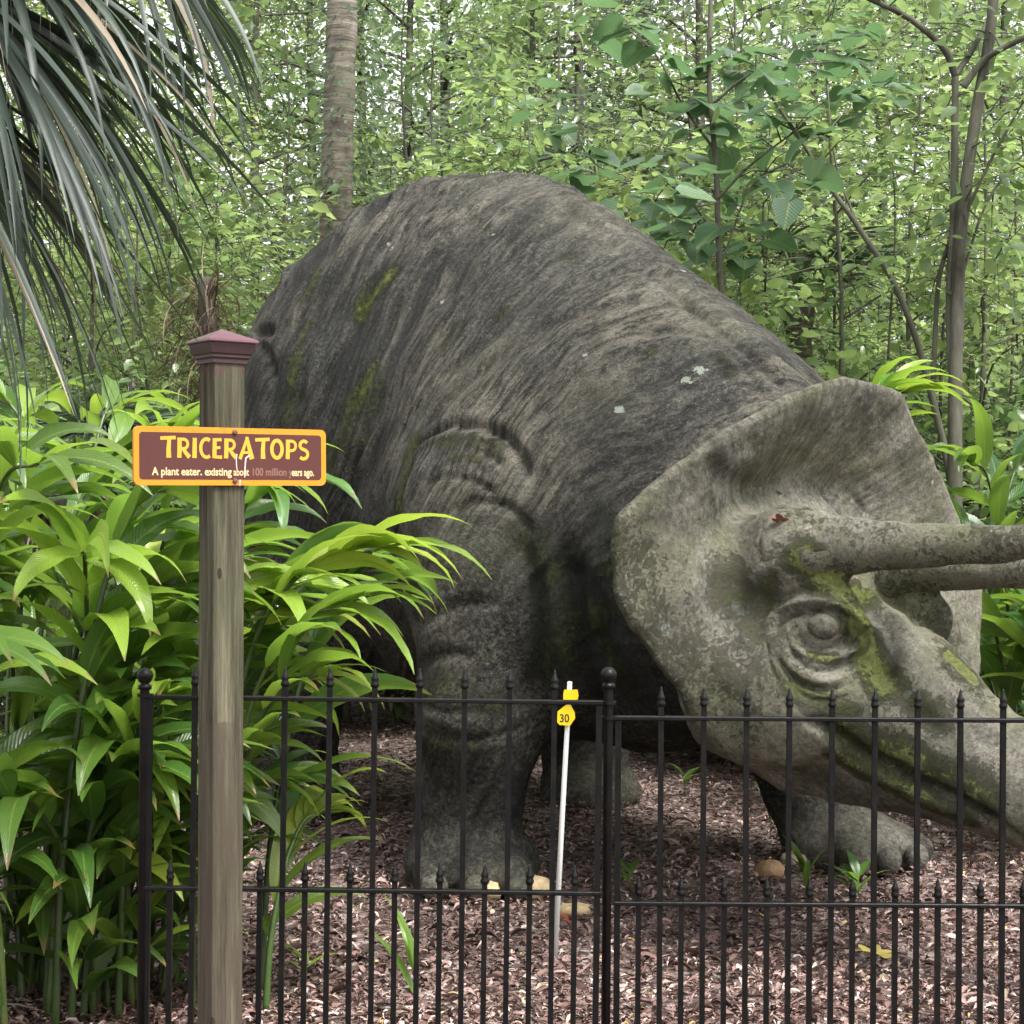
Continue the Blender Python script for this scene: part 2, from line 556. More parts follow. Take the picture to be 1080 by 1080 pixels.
# ------------------------------------------------------------------ head and frill, in head axes (n forward, l left, u up)
HO = np.array([1.11, 6.60, 1.357])
AN = nrm(np.array([0.73, -0.68, 0.0])); AL = nrm(np.array([0.68, 0.73, -0.09]))
AU = nrm(np.cross(AN, AL)); AL = np.cross(AU, AN)
HM = np.stack([AN, AL, AU])                          # rows: axes
def toW(h): return HO + np.asarray(h, float) @ HM
RIM = [(647, 575, -.14), (649, 559, -.13), (653, 547, -.12), (672, 526, -.08), (726, 480, -.02), (755, 459, .0), (805, 432, .03), (838, 413, .04), (863, 403, .05), (888, 397, .05), (917, 403, .05), (953, 418, .03),
       (963, 447, .0), (984, 492, -.04), (1011, 555, -.07), (1034, 617, -.08), (1042, 647, -.08), (1044, 738, -.09), (1020, 800, -.12), (950, 835, -.14), (880, 838, -.15), (830, 812, -.15), (797, 797, -.15), (767, 786, -.15), (742, 767, -.15), (713, 726, -.15), (684, 688, -.15), (659, 651, -.15), (647, 625, -.15)]
def rim_pt(X, Y, n):
    d = np.array([(X - 540) / F, 1.0, -(Y - 540) / F]); o = np.array([0, 0, EYE])
    t = (n + AN @ HO - AN @ o) / (AN @ d)
    return (HM @ (o + d * t - HO))[1:]
FR = np.array([rim_pt(*q) for q in RIM])
FC = np.array([0.0, -0.06])
_an = np.arctan2(FR[:, 1] - FC[1], FR[:, 0] - FC[0]); _rr = np.hypot(*(FR - FC).T)
_rn = np.array([q[2] for q in RIM])
_o = np.argsort(_an); _an, _rr, _rn = _an[_o], _rr[_o], np.tile(_rn[_o], 3)
_an = np.concatenate([_an - 2 * np.pi, _an, _an + 2 * np.pi]); _rr = np.tile(_rr, 3)
def frill_g(l, u):
    a = np.arctan2(u - FC[1], l - FC[0])
    R = np.interp(a, _an, _rr)
    r = np.hypot(l - FC[0], u - FC[1]) / R
    upper = sstep(-0.1, 0.75, np.sin(a))               # the upper rim curls forward over a hollow
    rn = np.interp(a, _an, _rn)
    core = 0.17 * (1 - sstep(0.0, 0.60, r))
    n = -0.17 + core + (rn + 0.17) * sstep(0.35, 1.03, r) ** 1.25 - 0.035 * upper * np.exp(-((r - 0.55) / 0.16) ** 2) + 0.05 * (1 - upper) * np.sin(np.pi * np.clip(r, 0, 1))
    return n, r, R

# ------------------------------------------------------------------ the statue's body
FW = nrm(np.array([0.49, -0.87, 0.0]))
RT = np.array([FW[1], -FW[0], 0.0])              # the animal's right: towards the viewer's left
HIP = np.array([-0.42, 9.9, 0.0])
T_ = [-1.2, -0.9, -0.5, 0, .5, 1.0, 1.5, 2.07, 2.5, 2.9, 3.2, 3.5]
TOP = [1.9, 2.3, 3.02, 3.36, 3.38, 3.29, 3.10, 2.80, 2.56, 2.33, 2.12, 1.95]
BOT = [1.3, 1.3, .95, .72, .62, .60, .60, .62, .75, .92, 1.05, 1.1]
WID = [.3, .5, .80, 1.00, 1.08, 1.08, 1.02, .90, .74, .60, .48, .40]

def body_sdf(p):
    q = p - HIP
    t, s, z = q @ FW, q @ RT, p[:, 2]
    top, bot, w = np.interp(t, T_, TOP), np.interp(t, T_, BOT), np.interp(t, T_, WID)
    c, h = 0.40 * top + 0.60 * bot, None
    up = z > c
    h = np.where(up, top - c, c - bot)
    v = (z - c) / h
    # a ridged back: the flanks slope away from the spine
    w2 = w * np.where(up, 1 - 0.10 * np.clip(v, 0, 1) ** 2, 1 - 0.05 * np.clip(-v, 0, 1) ** 2)
    k = np.sqrt((s / w2) ** 2 + v ** 2)
    k2 = (np.abs(s / w2) ** 1.75 + np.abs(v) ** 1.75) ** (1 / 1.75)
    k4 = (np.abs(s / w2) ** 2.7 + np.abs(v) ** 2.7) ** (1 / 2.7)
    bx = sstep(1.3, 0.2, t)
    k = np.where(up, (1 - bx) * (0.55 * k + 0.45 * k2) + bx * (0.3 * k + 0.7 * k4), k)
    d = (k - 1) * np.minimum(w, h)
    ends = np.maximum(-1.2 - t, t - 3.45)
    d = np.where(ends > 0, np.sqrt(np.maximum(d, 0) ** 2 + ends ** 2), d)
    # tail
    d = smin(d, rcone(p, HIP - FW * 0.7 + [0, 0, 1.75], HIP - FW * 2.3 + [0, 0, 0.55], 0.48, 0.16), 0.3)
    # hind legs
    for th, kn, ft in (((-1.02, 9.62, 1.75), (-1.12, 9.30, 0.95), (-1.16, 9.55, 0.16)), ((0.36, 10.3, 1.6), (0.40, 10.1, 0.9), (0.41, 10.15, 0.10))):
        d = smin(d, rcone(p, th, kn, 0.46, 0.34), 0.25)
        d = smin(d, rcone(p, kn, ft, 0.30, 0.24), 0.15)
        d = smin(d, ell(p, np.array(ft) + [0.03, -0.08, -0.08], (0.29, 0.31, 0.20)), 0.08)
    d = smin(d, ell(p, (-0.96, 9.55, 2.12), (0.48, 0.62, 0.82)), 0.22)           # haunch
    # right foreleg (viewer's left)
    sh, el, fo = np.array([-0.10, 7.86, 1.55]), np.array([-0.13, 7.74, 0.72]), np.array([-0.22, 7.80, 0.10])
    d = smin(d, rcone(p, sh, el, 0.33, 0.285), 0.30)
    d = smin(d, rcone(p, el, fo, 0.265, 0.215), 0.10)
    d = smin(d, ell(p, fo + [0.04, -0.05, 0.0], (0.29, 0.31, 0.17)), 0.08)
    for a in (-0.15, 0.03, 0.19):
        d = smin(d, ell(p, fo + [a + 0.04, -0.29, -0.02], (0.085, 0.11, 0.085)), 0.04)
    # left foreleg, set forward under the head
    sh, el, fo = np.array([1.22, 8.42, 1.45]), np.array([1.26, 8.36, 0.75]), np.array([1.46, 8.28, 0.12])
    d = smin(d, rcone(p, sh, el, 0.34, 0.27), 0.16)
    d = smin(d, rcone(p, el, fo, 0.25, 0.22), 0.09)
    d = smin(d, ell(p, fo + [0.06, -0.06, -0.04], (0.26, 0.21, 0.17), None), 0.08)
    for ax, ay in ((0.06, -0.32), (0.20, -0.29), (0.33, -0.20), (0.40, -0.08)):
        d = smin(d, rcone(p, fo + [ax * .5, ay * .5, 0.02], fo + [ax, ay, -0.065], 0.095, 0.06), 0.018)
    # chest and throat towards the head
    d = smin(d, rcone(p, (0.62, 7.9, 1.25), (1.02, 7.05, 1.2), 0.62, 0.42), 0.3)
    d = smin(d, rcone(p, (0.30, 7.95, 1.25), (0.55, 7.75, 1.0), 0.45, 0.40), 0.2)
    hd_ = (p - HO) @ HM.T                             # the neck ends inside the frill
    g, r, R = frill_g(hd_[:, 1], hd_[:, 2])
    return np.where(r < 1.25, np.maximum(d, (hd_[:, 0] - g) * 0.7), d)

SLX = np.array([-1.6, -1.1, -.4, .27, .95, 1.25, 1.8])
SLS = np.array([2.2, 1.75, .95, .38, .02, -.36, -.6])
_xs = np.linspace(-3, 3, 601)
_Z = np.cumsum(np.interp(_xs, SLX, SLS)) * (_xs[1] - _xs[0])
def body_flow(V):
    x = V[:, 0]
    phi = V[:, 2] - np.interp(x, _xs, _Z)
    phi = phi / np.sqrt(1 + 0.5 * np.interp(x, SLX, SLS) ** 2)
    warp = 0.10 * fbm(V * 1.7, 3, 12) + 0.035 * fbm(V * 5, 2, 15)
    return np.column_stack([phi + warp, x, V[:, 1]])

root = empty('dinosaur_statue', tuple(HIP + FW * 1.0))
tag(root, 'huge weathered grey concrete horned dinosaur statue standing on the leaf litter behind the fence', 'statue')
RO = np.array(root.location)

V, Q = surface_nets(body_sdf, (-2.0, 6.5, -0.06), (2.25, 12.8, 3.6), 0.030)
V, _ = project(body_sdf, V, 2)
V, Q = subdivide(V, Q)
V, N0 = project(body_sdf, V, 3)
fl = body_flow(V)
leg = 1 - sstep(0.9, 1.5, V[:, 2])
big = fbm(V * 1.6, 3, 5)
r1 = vnoise(np.column_stack([fl[:, 0] * 8.5, fl[:, 1] * 1.9, fl[:, 2] * 1.9]), 1)
r2 = vnoise(np.column_stack([fl[:, 0] * 19, fl[:, 1] * 3.6, fl[:, 2] * 3.6]), 9)
r3 = vnoise(np.column_stack([fl[:, 0] * 34, fl[:, 1] * 7, fl[:, 2] * 7]), 14)
w1 = 0.35 - 2.2 * np.abs(r1); w2 = 0.35 - 2.2 * np.abs(r2); w3 = 0.35 - 2.2 * np.abs(r3)
und = fbm(V * 3.5, 3, 3)
amp = (0.35 + 1.3 * sstep(-0.25, 0.35, fbm(V * 1.1, 2, 21))) * (1 - 0.55 * leg)
rid = 0.35 + 0.65 * sstep(0.10, 0.35, np.abs((V - HIP) @ RT))
V1 = V + N0 * (0.05 * big * rid + 0.026 * w1 * amp * rid + 0.020 * w2 * amp * rid + 0.009 * w3 * amp * rid + 0.018 * und)[:, None]
BODY_LINES = [
    ([(430, 500), (440, 474), (462, 456), (492, 450), (522, 456), (543, 474), (556, 500)], .030, .060),
    ([(436, 492), (450, 470), (490, 462), (530, 468), (548, 492)], .028, -.024),
    ([(455, 492), (480, 480), (508, 480), (530, 490)], .018, .036),
    ([(450, 512), (478, 504), (505, 510), (520, 520)], .018, .034),
    ([(462, 470), (490, 462), (515, 470)], .016, .020),
    ([(470, 545), (500, 530), (535, 535), (560, 560)], .024, .022),
    ([(592, 585), (600, 630), (611, 685), (626, 740), (640, 785)], .060, .075),
    ([(545, 560), (560, 620), (565, 690), (560, 740)], .05, .028),
    ([(428, 505), (424, 540), (421, 580), (420, 620)], .032, .05),
    ([(600, 590), (630, 640), (640, 700)], .05, .03),
    ([(425, 755), (460, 775), (510, 780), (560, 765)], .025, .014), ([(428, 735), (465, 750), (520, 752)], .02, .012),
    
    ([(440, 700), (470, 690), (500, 694)], .03, .02), ([(440, 660), (480, 640), (520, 636)], .03, .018),
    ([(590, 214), (640, 250), (690, 292), (740, 334), (785, 372), (815, 398)], .030, .014),
    ([(575, 190), (625, 226), (680, 265), (740, 310), (800, 360), (845, 400)], .030, -.012),
    ([(700, 300), (760, 345), (810, 390), (835, 420)], .02, .02),
    ([(740, 345), (785, 385), (800, 415)], .02, .022),
    ([(600, 300), (660, 285), (720, 290)], .03, .018), ([(590, 340), (660, 318), (740, 322)], .03, .02),
    ([(610, 380), (680, 350), (760, 352)], .03, .018), ([(450, 460), (480, 415), (540, 370), (600, 330)], .05, .030),
    ([(420, 480), (440, 430), (490, 380), (540, 340)], .045, .020), ([(380, 520), (400, 440), (440, 380), (500, 320)], .05, .022),
    ([(262, 352), (275, 348), (284, 350)], .03, .05), ([(268, 362), (280, 372), (283, 400)], .03, .03),
    ([(300, 330), (290, 380), (284, 440)], .06, .03), ([(340, 300), (325, 360), (315, 440)], .05, .022),
]
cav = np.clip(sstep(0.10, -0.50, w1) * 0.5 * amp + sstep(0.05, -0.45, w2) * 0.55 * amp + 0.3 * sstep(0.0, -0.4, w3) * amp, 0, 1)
V0 = V1.copy()
V1 = carve(body_sdf, V1, N0, BODY_LINES, 6.8, 10.6)
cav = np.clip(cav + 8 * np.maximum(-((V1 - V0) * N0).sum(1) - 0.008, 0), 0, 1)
lich = paint(body_sdf, V1, [([(650, 430), (656, 432)], .024, .74), ([(722, 400), (728, 402)], .026, .76), ([(742, 393), (735, 390)], .03, .8), ([(598, 528), (600, 530)], .02, .7), ([(575, 380), (577, 381)], .02, .7), ([(478, 250), (481, 251)], .025, .8), ([(720, 284), (722, 285)], .02, .8), ([(410, 255), (413, 262)], .02, .7)], 6.8, 10.6)
BODY_MOSS = [([(365, 470), (372, 430), (392, 395)], .10, .55), ([(300, 440), (310, 420)], .09, .6), ([(345, 470), (352, 500)], .10, .5), ([(440, 560), (436, 640)], .09, .5), ([(620, 640), (650, 700)], .15, .55), ([(560, 560), (575, 590)], .12, .55), ([(450, 790), (500, 790)], .10, .5), ([(530, 330), (545, 320)], .06, .45), ([(610, 250), (600, 262)], .08, .4), ([(760, 375), (770, 390)], .06, .45),([(408, 290), (392, 308), (382, 325)], .085, .95), ([(335, 285), (320, 310)], .05, .8), ([(330, 330), (318, 350), (310, 400)], .05, .6), ([(308, 405), (306, 380)], .05, .7),
             ([(436, 470), (430, 500), (424, 530)], .09, .75), ([(470, 470), (500, 466), (525, 472)], .05, .75), ([(478, 486), (505, 486)], .03, .8),
             ([(400, 410), (385, 440), (378, 470)], .07, .55), ([(480, 345), (470, 358)], .06, .55), ([(690, 370), (688, 372)], .03, .7),
             ([(575, 600), (590, 650), (600, 690)], .14, .55), ([(640, 600), (660, 650)], .16, .40), ([(440, 700), (470, 730), (520, 740)], .16, .40), ([(610, 560), (640, 540)], .14, .34),
             ([(580, 640), (570, 700)], .12, .5)]
moss = paint(body_sdf, V1, BODY_MOSS, 6.8, 10.6)
stain_shade = paint(body_sdf, V1, [([(440, 850), (480, 860), (540, 850)], .17, .95), ([(425, 885), (470, 895), (500, 890)], .16, .95), ([(600, 620), (620, 700), (640, 780)], .22, .75),  # leg stains, with shade painted in at the base and beside the chest
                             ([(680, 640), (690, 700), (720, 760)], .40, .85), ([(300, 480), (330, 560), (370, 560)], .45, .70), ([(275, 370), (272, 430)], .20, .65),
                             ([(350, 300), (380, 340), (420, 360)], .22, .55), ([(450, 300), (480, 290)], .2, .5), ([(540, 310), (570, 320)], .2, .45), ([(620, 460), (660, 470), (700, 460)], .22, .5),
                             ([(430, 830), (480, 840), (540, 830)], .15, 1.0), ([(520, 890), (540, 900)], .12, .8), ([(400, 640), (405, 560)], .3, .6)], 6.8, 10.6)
palem = 0.9 * paint(body_sdf, V1, [([(515, 924), (548, 922)], .05, .4), ([(620, 815), (640, 825)], .2, .6), ([(880, 890), (940, 885)], .22, .62),
                             ([(470, 560), (500, 580), (545, 580)], .14, .30), ([(440, 560), (436, 620), (436, 700)], .12, .26), ([(520, 200), (580, 205), (650, 255)], .18, .28),
                             ([(700, 300), (770, 350)], .14, .30), ([(480, 400), (520, 380), (550, 350)], .10, .24), ([(540, 480), (550, 510)], .08, .3), ([(620, 430), (650, 420)], .14, .22)], 6.8, 10.8)
mb = MB(); mb.add(V1 - RO, Q)
body_o = mb.build('body', M_STATUE, root, True, {'streak': 1 - 0.85 * sstep(1.75, 1.15, V[:, 2] + 0.25 * fbm(V * 2, 3, 30)), 'cav': cav, 'lich': lich, 'flow': fl, 'moss': moss, 'stain_shade': stain_shade, 'pale': palem})

# ------------------------------------------------------------------ head and frill surface
def frill_sdf(h):
    n, l, u = h.T
    g, r, R = frill_g(l, u)
    th = 0.042 - 0.018 * sstep(0.6, 1.0, r)
    a = (np.abs(n - g) - th) * 0.8
    b = (r - 1) * R
    k = 0.03
    return np.maximum(a, b) + 0.25 * k * np.maximum(k - np.abs(a - b), 0) / k

def head_sdf(h):
    d = rcone(h, (-0.15, 0, -0.26), (0.38, 0, -0.43), 0.38, 0.25)
    d = smin(d, rcone(h, (0.38, 0, -0.43), (0.95, 0, -0.72), 0.245, 0.135), 0.10)
    d = smin(d, rcone(h, (0.95, 0, -0.72), (1.28, 0, -0.95), 0.133, 0.05), 0.08)
    d = smin(d, rcone(h, (0.00, 0, -0.56), (0.95, 0, -0.745), 0.22, 0.115), 0.10)      # lower jaw
    d = smin(d, rcone(h, (0.06, 0, -0.02), (0.80, 0, -0.54), 0.045, 0.04), 0.12)         # ridge down the face
    for s in (-1, 1):
        d = smin(d, ell(h, (0.02, 0.30 * s, -0.42), (0.34, 0.17, 0.26)), 0.14)           # cheek
        d = smin(d, rcone(h, (0.06, 0.28 * s, 0.07), (0.30, 0.275 * s, 0.10), 0.165, 0.10), 0.07)   # horn boss
        d = smin(d, ell(h, (0.24, 0.30 * s, -0.14), (0.16, 0.07, 0.13)), 0.08)           # orbit
    d = smin(d, ell(h, (0.98, 0, -0.50), (0.10, 0.06, 0.13)), 0.10)                      # low nose horn
    d = smin(d, frill_sdf(h), 0.14)
    return d
def head_w(p): return head_sdf((p - HO) @ HM.T)

Vh, Qh = surface_nets(head_sdf, (-0.42, -1.28, -1.05), (1.42, 1.36, 0.92), 0.019)
Vh, _ = project(head_sdf, Vh, 2, 0.012)
Vh, Qh = subdivide(Vh, Qh)
Vh, Nh = project(head_sdf, Vh, 3, 0.012)
g_, r_, R_ = frill_g(Vh[:, 1], Vh[:, 2])
isfr = r_ > 0.5
W = toW(Vh); NW = Nh @ HM
W1 = W + NW * (0.016 * fbm(W * 5, 3, 4) + 0.008 * fbm(W * 16, 2, 8))[:, None]
HEAD_LINES = [
    ([(806, 660), (824, 643), (848, 635), (874, 635), (896, 643), (912, 658)], .015, -.021),
    ([(812, 667), (830, 652), (852, 645), (876, 645), (896, 653)], .008, .026),
    ([(838, 663), (843, 674), (856, 683), (874, 684), (888, 677), (896, 664)], .015, .024),
    ([(848, 651), (863, 646), (880, 650), (889, 659)], .012, .016),
    ([(840, 682), (856, 693), (876, 695), (896, 687), (908, 676)], .011, -.016),
    ([(826, 672), (838, 692), (858, 705), (882, 704), (904, 692), (914, 680)], .010, .024),
    ([(822, 688), (840, 708), (864, 719), (890, 714), (910, 702)], .011, -.011),
    ([(816, 690), (834, 715), (862, 728), (892, 724)], .009, .020),
    ([(826, 716), (848, 734), (872, 740), (896, 734)], .011, .015),
    ([(806, 672), (810, 700), (822, 726)], .012, .012), ([(818, 640), (835, 626), (860, 622)], .010, .016), ([(905, 640), (912, 625), (910, 610)], .014, .018),
    ([(915, 640), (935, 660), (942, 690), (930, 712)], .030, .028), ([(905, 655), (918, 672), (914, 700)], .024, -.022),
    ([(905, 612), (940, 646), (980, 684), (1020, 720), (1050, 752)], .018, -.014),
    ([(925, 612), (960, 650), (1000, 690), (1030, 722)], .022, .014),
    ([(855, 762), (880, 770), (908, 790), (940, 808), (980, 830), (1034, 856), (1076, 884)], .020, .050),
    ([(860, 776), (905, 806), (960, 834), (1030, 866)], .026, -.018),
    ([(720, 470), (760, 500), (800, 518), (850, 515), (900, 508)], .05, .022),
    ([(830, 530), (850, 545)], .02, .012), ([(868, 515), (885, 540), (900, 553)], .012, .014), ([(890, 512), (912, 540), (930, 553)], .012, .006), ([(852, 520), (866, 542), (876, 552)], .010, .010),
    ([(930, 700), (960, 740), (1000, 780)], .03, .014), ([(960, 690), (1000, 740), (1040, 790)], .03, .012),
]
W0 = W1.copy()
W1 = carve(head_w, W1, NW, HEAD_LINES, 5.0, 7.9)
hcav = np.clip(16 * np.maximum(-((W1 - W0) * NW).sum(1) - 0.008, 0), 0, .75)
hlich = paint(head_w, W1, [([(775, 640), (780, 645)], .03, .75), ([(695, 658), (705, 665)], .03, .75), ([(657, 627), (659, 628)], .015, .8), ([(955, 733), (962, 728)], .025, .75)], 5.0, 7.9)
fmoss = paint(head_w, W1, [([(905, 655), (915, 690), (930, 720)], .075, .95), ([(850, 590), (880, 615), (905, 625)], .085, .85), ([(858, 690), (880, 694)], .03, .8), ([(900, 640), (910, 650)], .06, .9),
                           ([(835, 720), (865, 742), (900, 750)], .07, .6), ([(810, 610), (815, 640)], .05, .6), ([(890, 770), (960, 800), (1040, 840)], .09, .62), ([(880, 790), (950, 830), (1020, 865)], .05, .7),
                           ([(1005, 690), (1025, 715)], .05, .9), ([(660, 600), (700, 660), (760, 740)], .22, .34), ([(770, 620), (820, 700)], .14, .42), ([(985, 650), (1030, 720)], .12, .35),
                           ([(940, 720), (990, 760)], .07, .55)], 5.0, 7.9)
fmoss = fmoss * 1.3
fstain_shade = paint(head_w, W1, [([(700, 500), (780, 470), (860, 430), (930, 430)], .16, .62), ([(890, 575), (905, 600)], .05, .4), ([(935, 650), (940, 700)], .06, .55), ([(860, 820), (960, 860), (1060, 890)], .10, .75),  # includes painted shade below the frill lip and along the jaw underside
                            ([(800, 525), (860, 520), (920, 515)], .08, .40), ([(960, 480), (980, 540)], .12, .35)], 5.0, 7.9)
ang = np.arctan2(Vh[:, 2] - FC[1], Vh[:, 1] - FC[0])
hflow = np.column_stack([ang * np.where(isfr, 0.9, 0.7) + 0.12 * r_, r_ * 0.5, Vh[:, 0] * 0.6])
hstreak = sstep(0.0, 0.6, np.sin(np.arctan2(Vh[:, 2] - FC[1], Vh[:, 1] - FC[0]))) * sstep(0.40, 0.62, r_)
headpale = np.full(len(W1), 1.0) - 0.35 * sstep(0.1, -0.1, Nh[:, 0])
lab = isfr[Qh].sum(1) >= 2
def submesh(name, sel, parent):
    q = Qh[sel]
    ids, inv = np.unique(q, return_inverse=True)
    m = MB(); m.add(W1[ids] - RO, inv.reshape(-1, 4))
    return m.build(name, M_STATUE, parent, True, {'streak': hstreak[ids], 'cav': hcav[ids], 'lich': hlich[ids], 'flow': hflow[ids], 'moss': fmoss[ids], 'stain_shade': fstain_shade[ids], 'pale': headpale[ids]})
head_o = submesh('head', ~lab, root)
frill_o = submesh('frill', lab, root)

def horn(s, pts, rad):
    p = smooth_path(toW(np.array(pts) * [1, s, 1]), 60)
    r = np.interp(np.linspace(0, 1, 60), np.linspace(0, 1, len(rad)), rad)
    v, f = tube(p, r, 40)
    v2 = v + 0.012 * (fbm(v * 9, 3, 2))[:, None] * nrm(v - np.repeat(p, 40, 0))
    hm = np.clip(0.45 - 0.9 * (np.repeat(np.linspace(0, 1, 60), 40)), 0, 1) * 0.7 + 0.30
    hm = np.full(len(v), 0.25 if s > 0 else 0.30)
    m = MB(); m.add(v2 - RO, f)
    tt = np.repeat(np.linspace(0, 1, 60), 40)
    return m.build('horn', M_STATUE, head_o, True, {'flow': np.column_stack([np.tile(np.linspace(0, 2, 40), 60), tt, tt]), 'moss': hm, 'stain_shade': np.zeros(len(v)), 'pale': np.full(len(v), 1.0)})
horn(-1, [(0.06, .28, .085), (0.30, .275, .10), (0.55, .265, .105), (0.95, .26, .125), (1.35, .255, .19), (1.62, .25, .26)], [.165, .102, .078, .057, .036, .012])
horn(1, [(0.06, .28, .065), (0.30, .275, .065), (0.55, .265, .06), (0.95, .26, .075), (1.35, .255, .16), (1.62, .25, .23)], [.16, .092, .070, .052, .034, .012])

def uvs(r, seg=24, rings=14):
    a = np.linspace(-np.pi / 2, np.pi / 2, rings)
    v, f = lathe(np.column_stack([np.maximum(np.cos(a), 1e-3), np.sin(a)]), seg)
    return v * np.asarray(r), f
eh, ok = hits(head_w, [(867, 661)], 5, 7.5)
en = nrm(sgrad(head_w, eh))[0]
for s in (-1, 1):
    hc = (eh[0] - en * 0.018 - HO) @ HM.T
    hc[1] *= -s
    v, f = uvs((0.057, 0.045, 0.042))
    nh_ = HM @ en; nh_[1] *= -s; e1 = nrm(np.cross([0, 0, 1.0], nh_)); e2 = np.cross(nh_, e1)
    w = toW(v @ np.stack([e1, e2, nh_]) + hc)
    m = MB(); m.add(w - RO, f)
    m.build('eye', M_STATUE, head_o, True, {'flow': v * 2, 'moss': np.zeros(len(v)), 'stain_shade': np.full(len(v), .28), 'pale': np.full(len(v), .95)})
# toenails
for c, r, rot in (((1.52, 7.90, .065), (.055, .05, .060), 0), ((1.66, 7.93, .065), (.055, .05, .060), .3), ((1.80, 8.02, .065), (.055, .05, .060), .8),
                  ((-.32, 7.42, .055), (.058, .05, .055), 0), ((-.14, 7.40, .055), (.058, .05, .055), 0), ((.02, 7.43, .055), (.058, .05, .055), .2)):
    v, f = uvs(r)
    m = MB(); m.add(v + np.array(c) - RO, f)
    m.build('toenail', M_STATUE, body_o, True, {'flow': v * 2, 'moss': np.zeros(len(v)), 'stain_shade': np.full(len(v), .2), 'pale': np.full(len(v), .55)})

# ------------------------------------------------------------------ ground
def ground_mat():
    n = NT('leaf_litter_ground')
    c = n.coord()
    a = n.voro(c, 26.0, 'Color'); d = n.voro(c, 26.0)
    bw = n.new('ShaderNodeRGBToBW'); n.set(bw.inputs[0], a)
    col = n.ramp(bw.outputs[0], [(0.15, (0.035, 0.024, 0.020)), (0.4, (0.12, 0.082, 0.072)), (0.6, (0.22, 0.165, 0.15)), (0.85, (0.34, 0.28, 0.26))])
    col = n.mix(n.ramp(n.noise(c, 0.9, 4), [(0.4, 0.0), (0.65, 0.5)]), col, (0.045, 0.033, 0.028))
    return n.fin(col, 0.9, n.bump(n.math('ADD', n.noise(c, 30, 5), d), 0.8, 0.03), 0.2)
gx = np.concatenate([np.linspace(-60, -8, 14), np.linspace(-7.5, 7.5, 61), np.linspace(8, 60, 14)])
gy = np.concatenate([np.linspace(-12, 3, 8), np.linspace(3.5, 18, 59), np.linspace(19, 75, 20)])
GXY = np.stack(np.meshgrid(gx, gy, indexing='ij'), -1).reshape(-1, 2)
gz = 0.05 * fbm(np.column_stack([GXY * 0.6, np.zeros(len(GXY))]), 3, 6)
gz = np.where(GXY[:, 1] < 11, gz * 0.35, gz)
m = MB(); m.add(np.column_stack([GXY, gz - 0.015]), grid_faces(len(gx), len(gy))[:, ::-1])
tag(m.build('ground', ground_mat()), kind='structure')

def inst(mbx, tv, tf, pos, dirs, nor, scale, tint):
    """copies of a leaf blade (x along, y across, z out of the blade) into one mesh"""
    n = len(pos)
    if n == 0: return
    x = nrm(dirs)
    nor = np.asarray(nor, float)
    y = nrm(np.cross(nor, x))
    z = np.cross(x, y)
    s = np.broadcast_to(np.asarray(scale, float), (n,))[:, None, None]
    tvv = np.broadcast_to(tv, (n,) + tv.shape[-2:])
    v = pos[:, None] + s * (tvv[..., 0:1] * x[:, None] + tvv[..., 1:2] * y[:, None] + tvv[..., 2:3] * z[:, None])
    m_ = tv.shape[-2]
    fs = [(np.asarray(f)[None] + (np.arange(n) * m_)[:, None, None]).reshape(-1, np.asarray(f).shape[1]) for f in (tf if isinstance(tf, list) else [tf])]
    mbx.add(v.reshape(-1, 3), fs, np.repeat(np.broadcast_to(tint, (n,)), m_), np.tile(tv * [.28, 2.0, 0], (n, 1)) if m_ == 14 else None)

# small folded leaf, 2 x 2 quads
LEAF_V = np.array([(0, 0, 0), (.25, -.17, .05), (.25, 0, 0), (.25, .17, .05), (.62, -.17, .03), (.62, 0, -.03), (.62, .17, .03), (1, 0, -.12)], float)
LEAF_F = [np.array([(1, 4, 5, 2), (2, 5, 6, 3)]), np.array([(0, 1, 2), (0, 2, 3), (4, 7, 5), (5, 7, 6)])]

# wood chips and dead leaves lying on the ground
def chip_mat():
    n = NT('dead_leaves')
    col = n.ramp(n.attr('tint'), [(0.0, (0.026, 0.015, 0.012)), (0.25, (0.090, 0.048, 0.038)), (0.5, (0.19, 0.113, 0.095)), (0.75, (0.34, 0.235, 0.210)), (0.93, (0.55, 0.45, 0.43)), (1.0, (0.40, 0.30, 0.12))])
    return n.fin(n.mix(n.ramp(n.noise(n.coord(), 40, 3), [(0.45, 0.0), (0.75, 0.5)]), col, (0.06, 0.04, 0.032)), 0.7, n.bump(n.noise(n.coord(), 80, 3), 0.4, 0.004), 0.35)
rs = np.random.RandomState(11)
N = 105000
dd = 5.0 + 9.0 * rs.rand(N) ** 1.7
xx = (rs.rand(N) - 0.5) * 2 * (0.40 * dd + 0.5)
ang_ = rs.rand(N) * 6.283
dirs = np.column_stack([np.cos(ang_), np.sin(ang_), 0.30 * rs.randn(N)])
nor = nrm(np.column_stack([0.38 * rs.randn(N), 0.38 * rs.randn(N), np.ones(N)]))
sz = 0.017 + 0.034 * rs.rand(N) ** 2.4 + 0.03 * (rs.rand(N) > 0.985)
tv = LEAF_V.copy(); tv[:, 1] *= 1.1; tv[:, 2] *= 1.8
sz = np.where(rs.rand(N) > 0.96, sz * 1.9, sz)
tv = np.broadcast_to(tv, (N,) + tv.shape).copy(); tv[:, :, 1] *= (0.35 + 1.0 * rs.rand(N))[:, None]; tv[:, :, 2] *= (0.3 + 2.0 * rs.rand(N))[:, None]
tn = np.clip(0.44 + 0.28 * rs.randn(N) + 0.55 * fbm(np.column_stack([xx, dd, 0 * dd]) * 1.6, 4, 2), 0, 0.97)  # broad noise puts dappled shade into the litter tint
tn[rs.rand(N) > 0.994] = 1.0
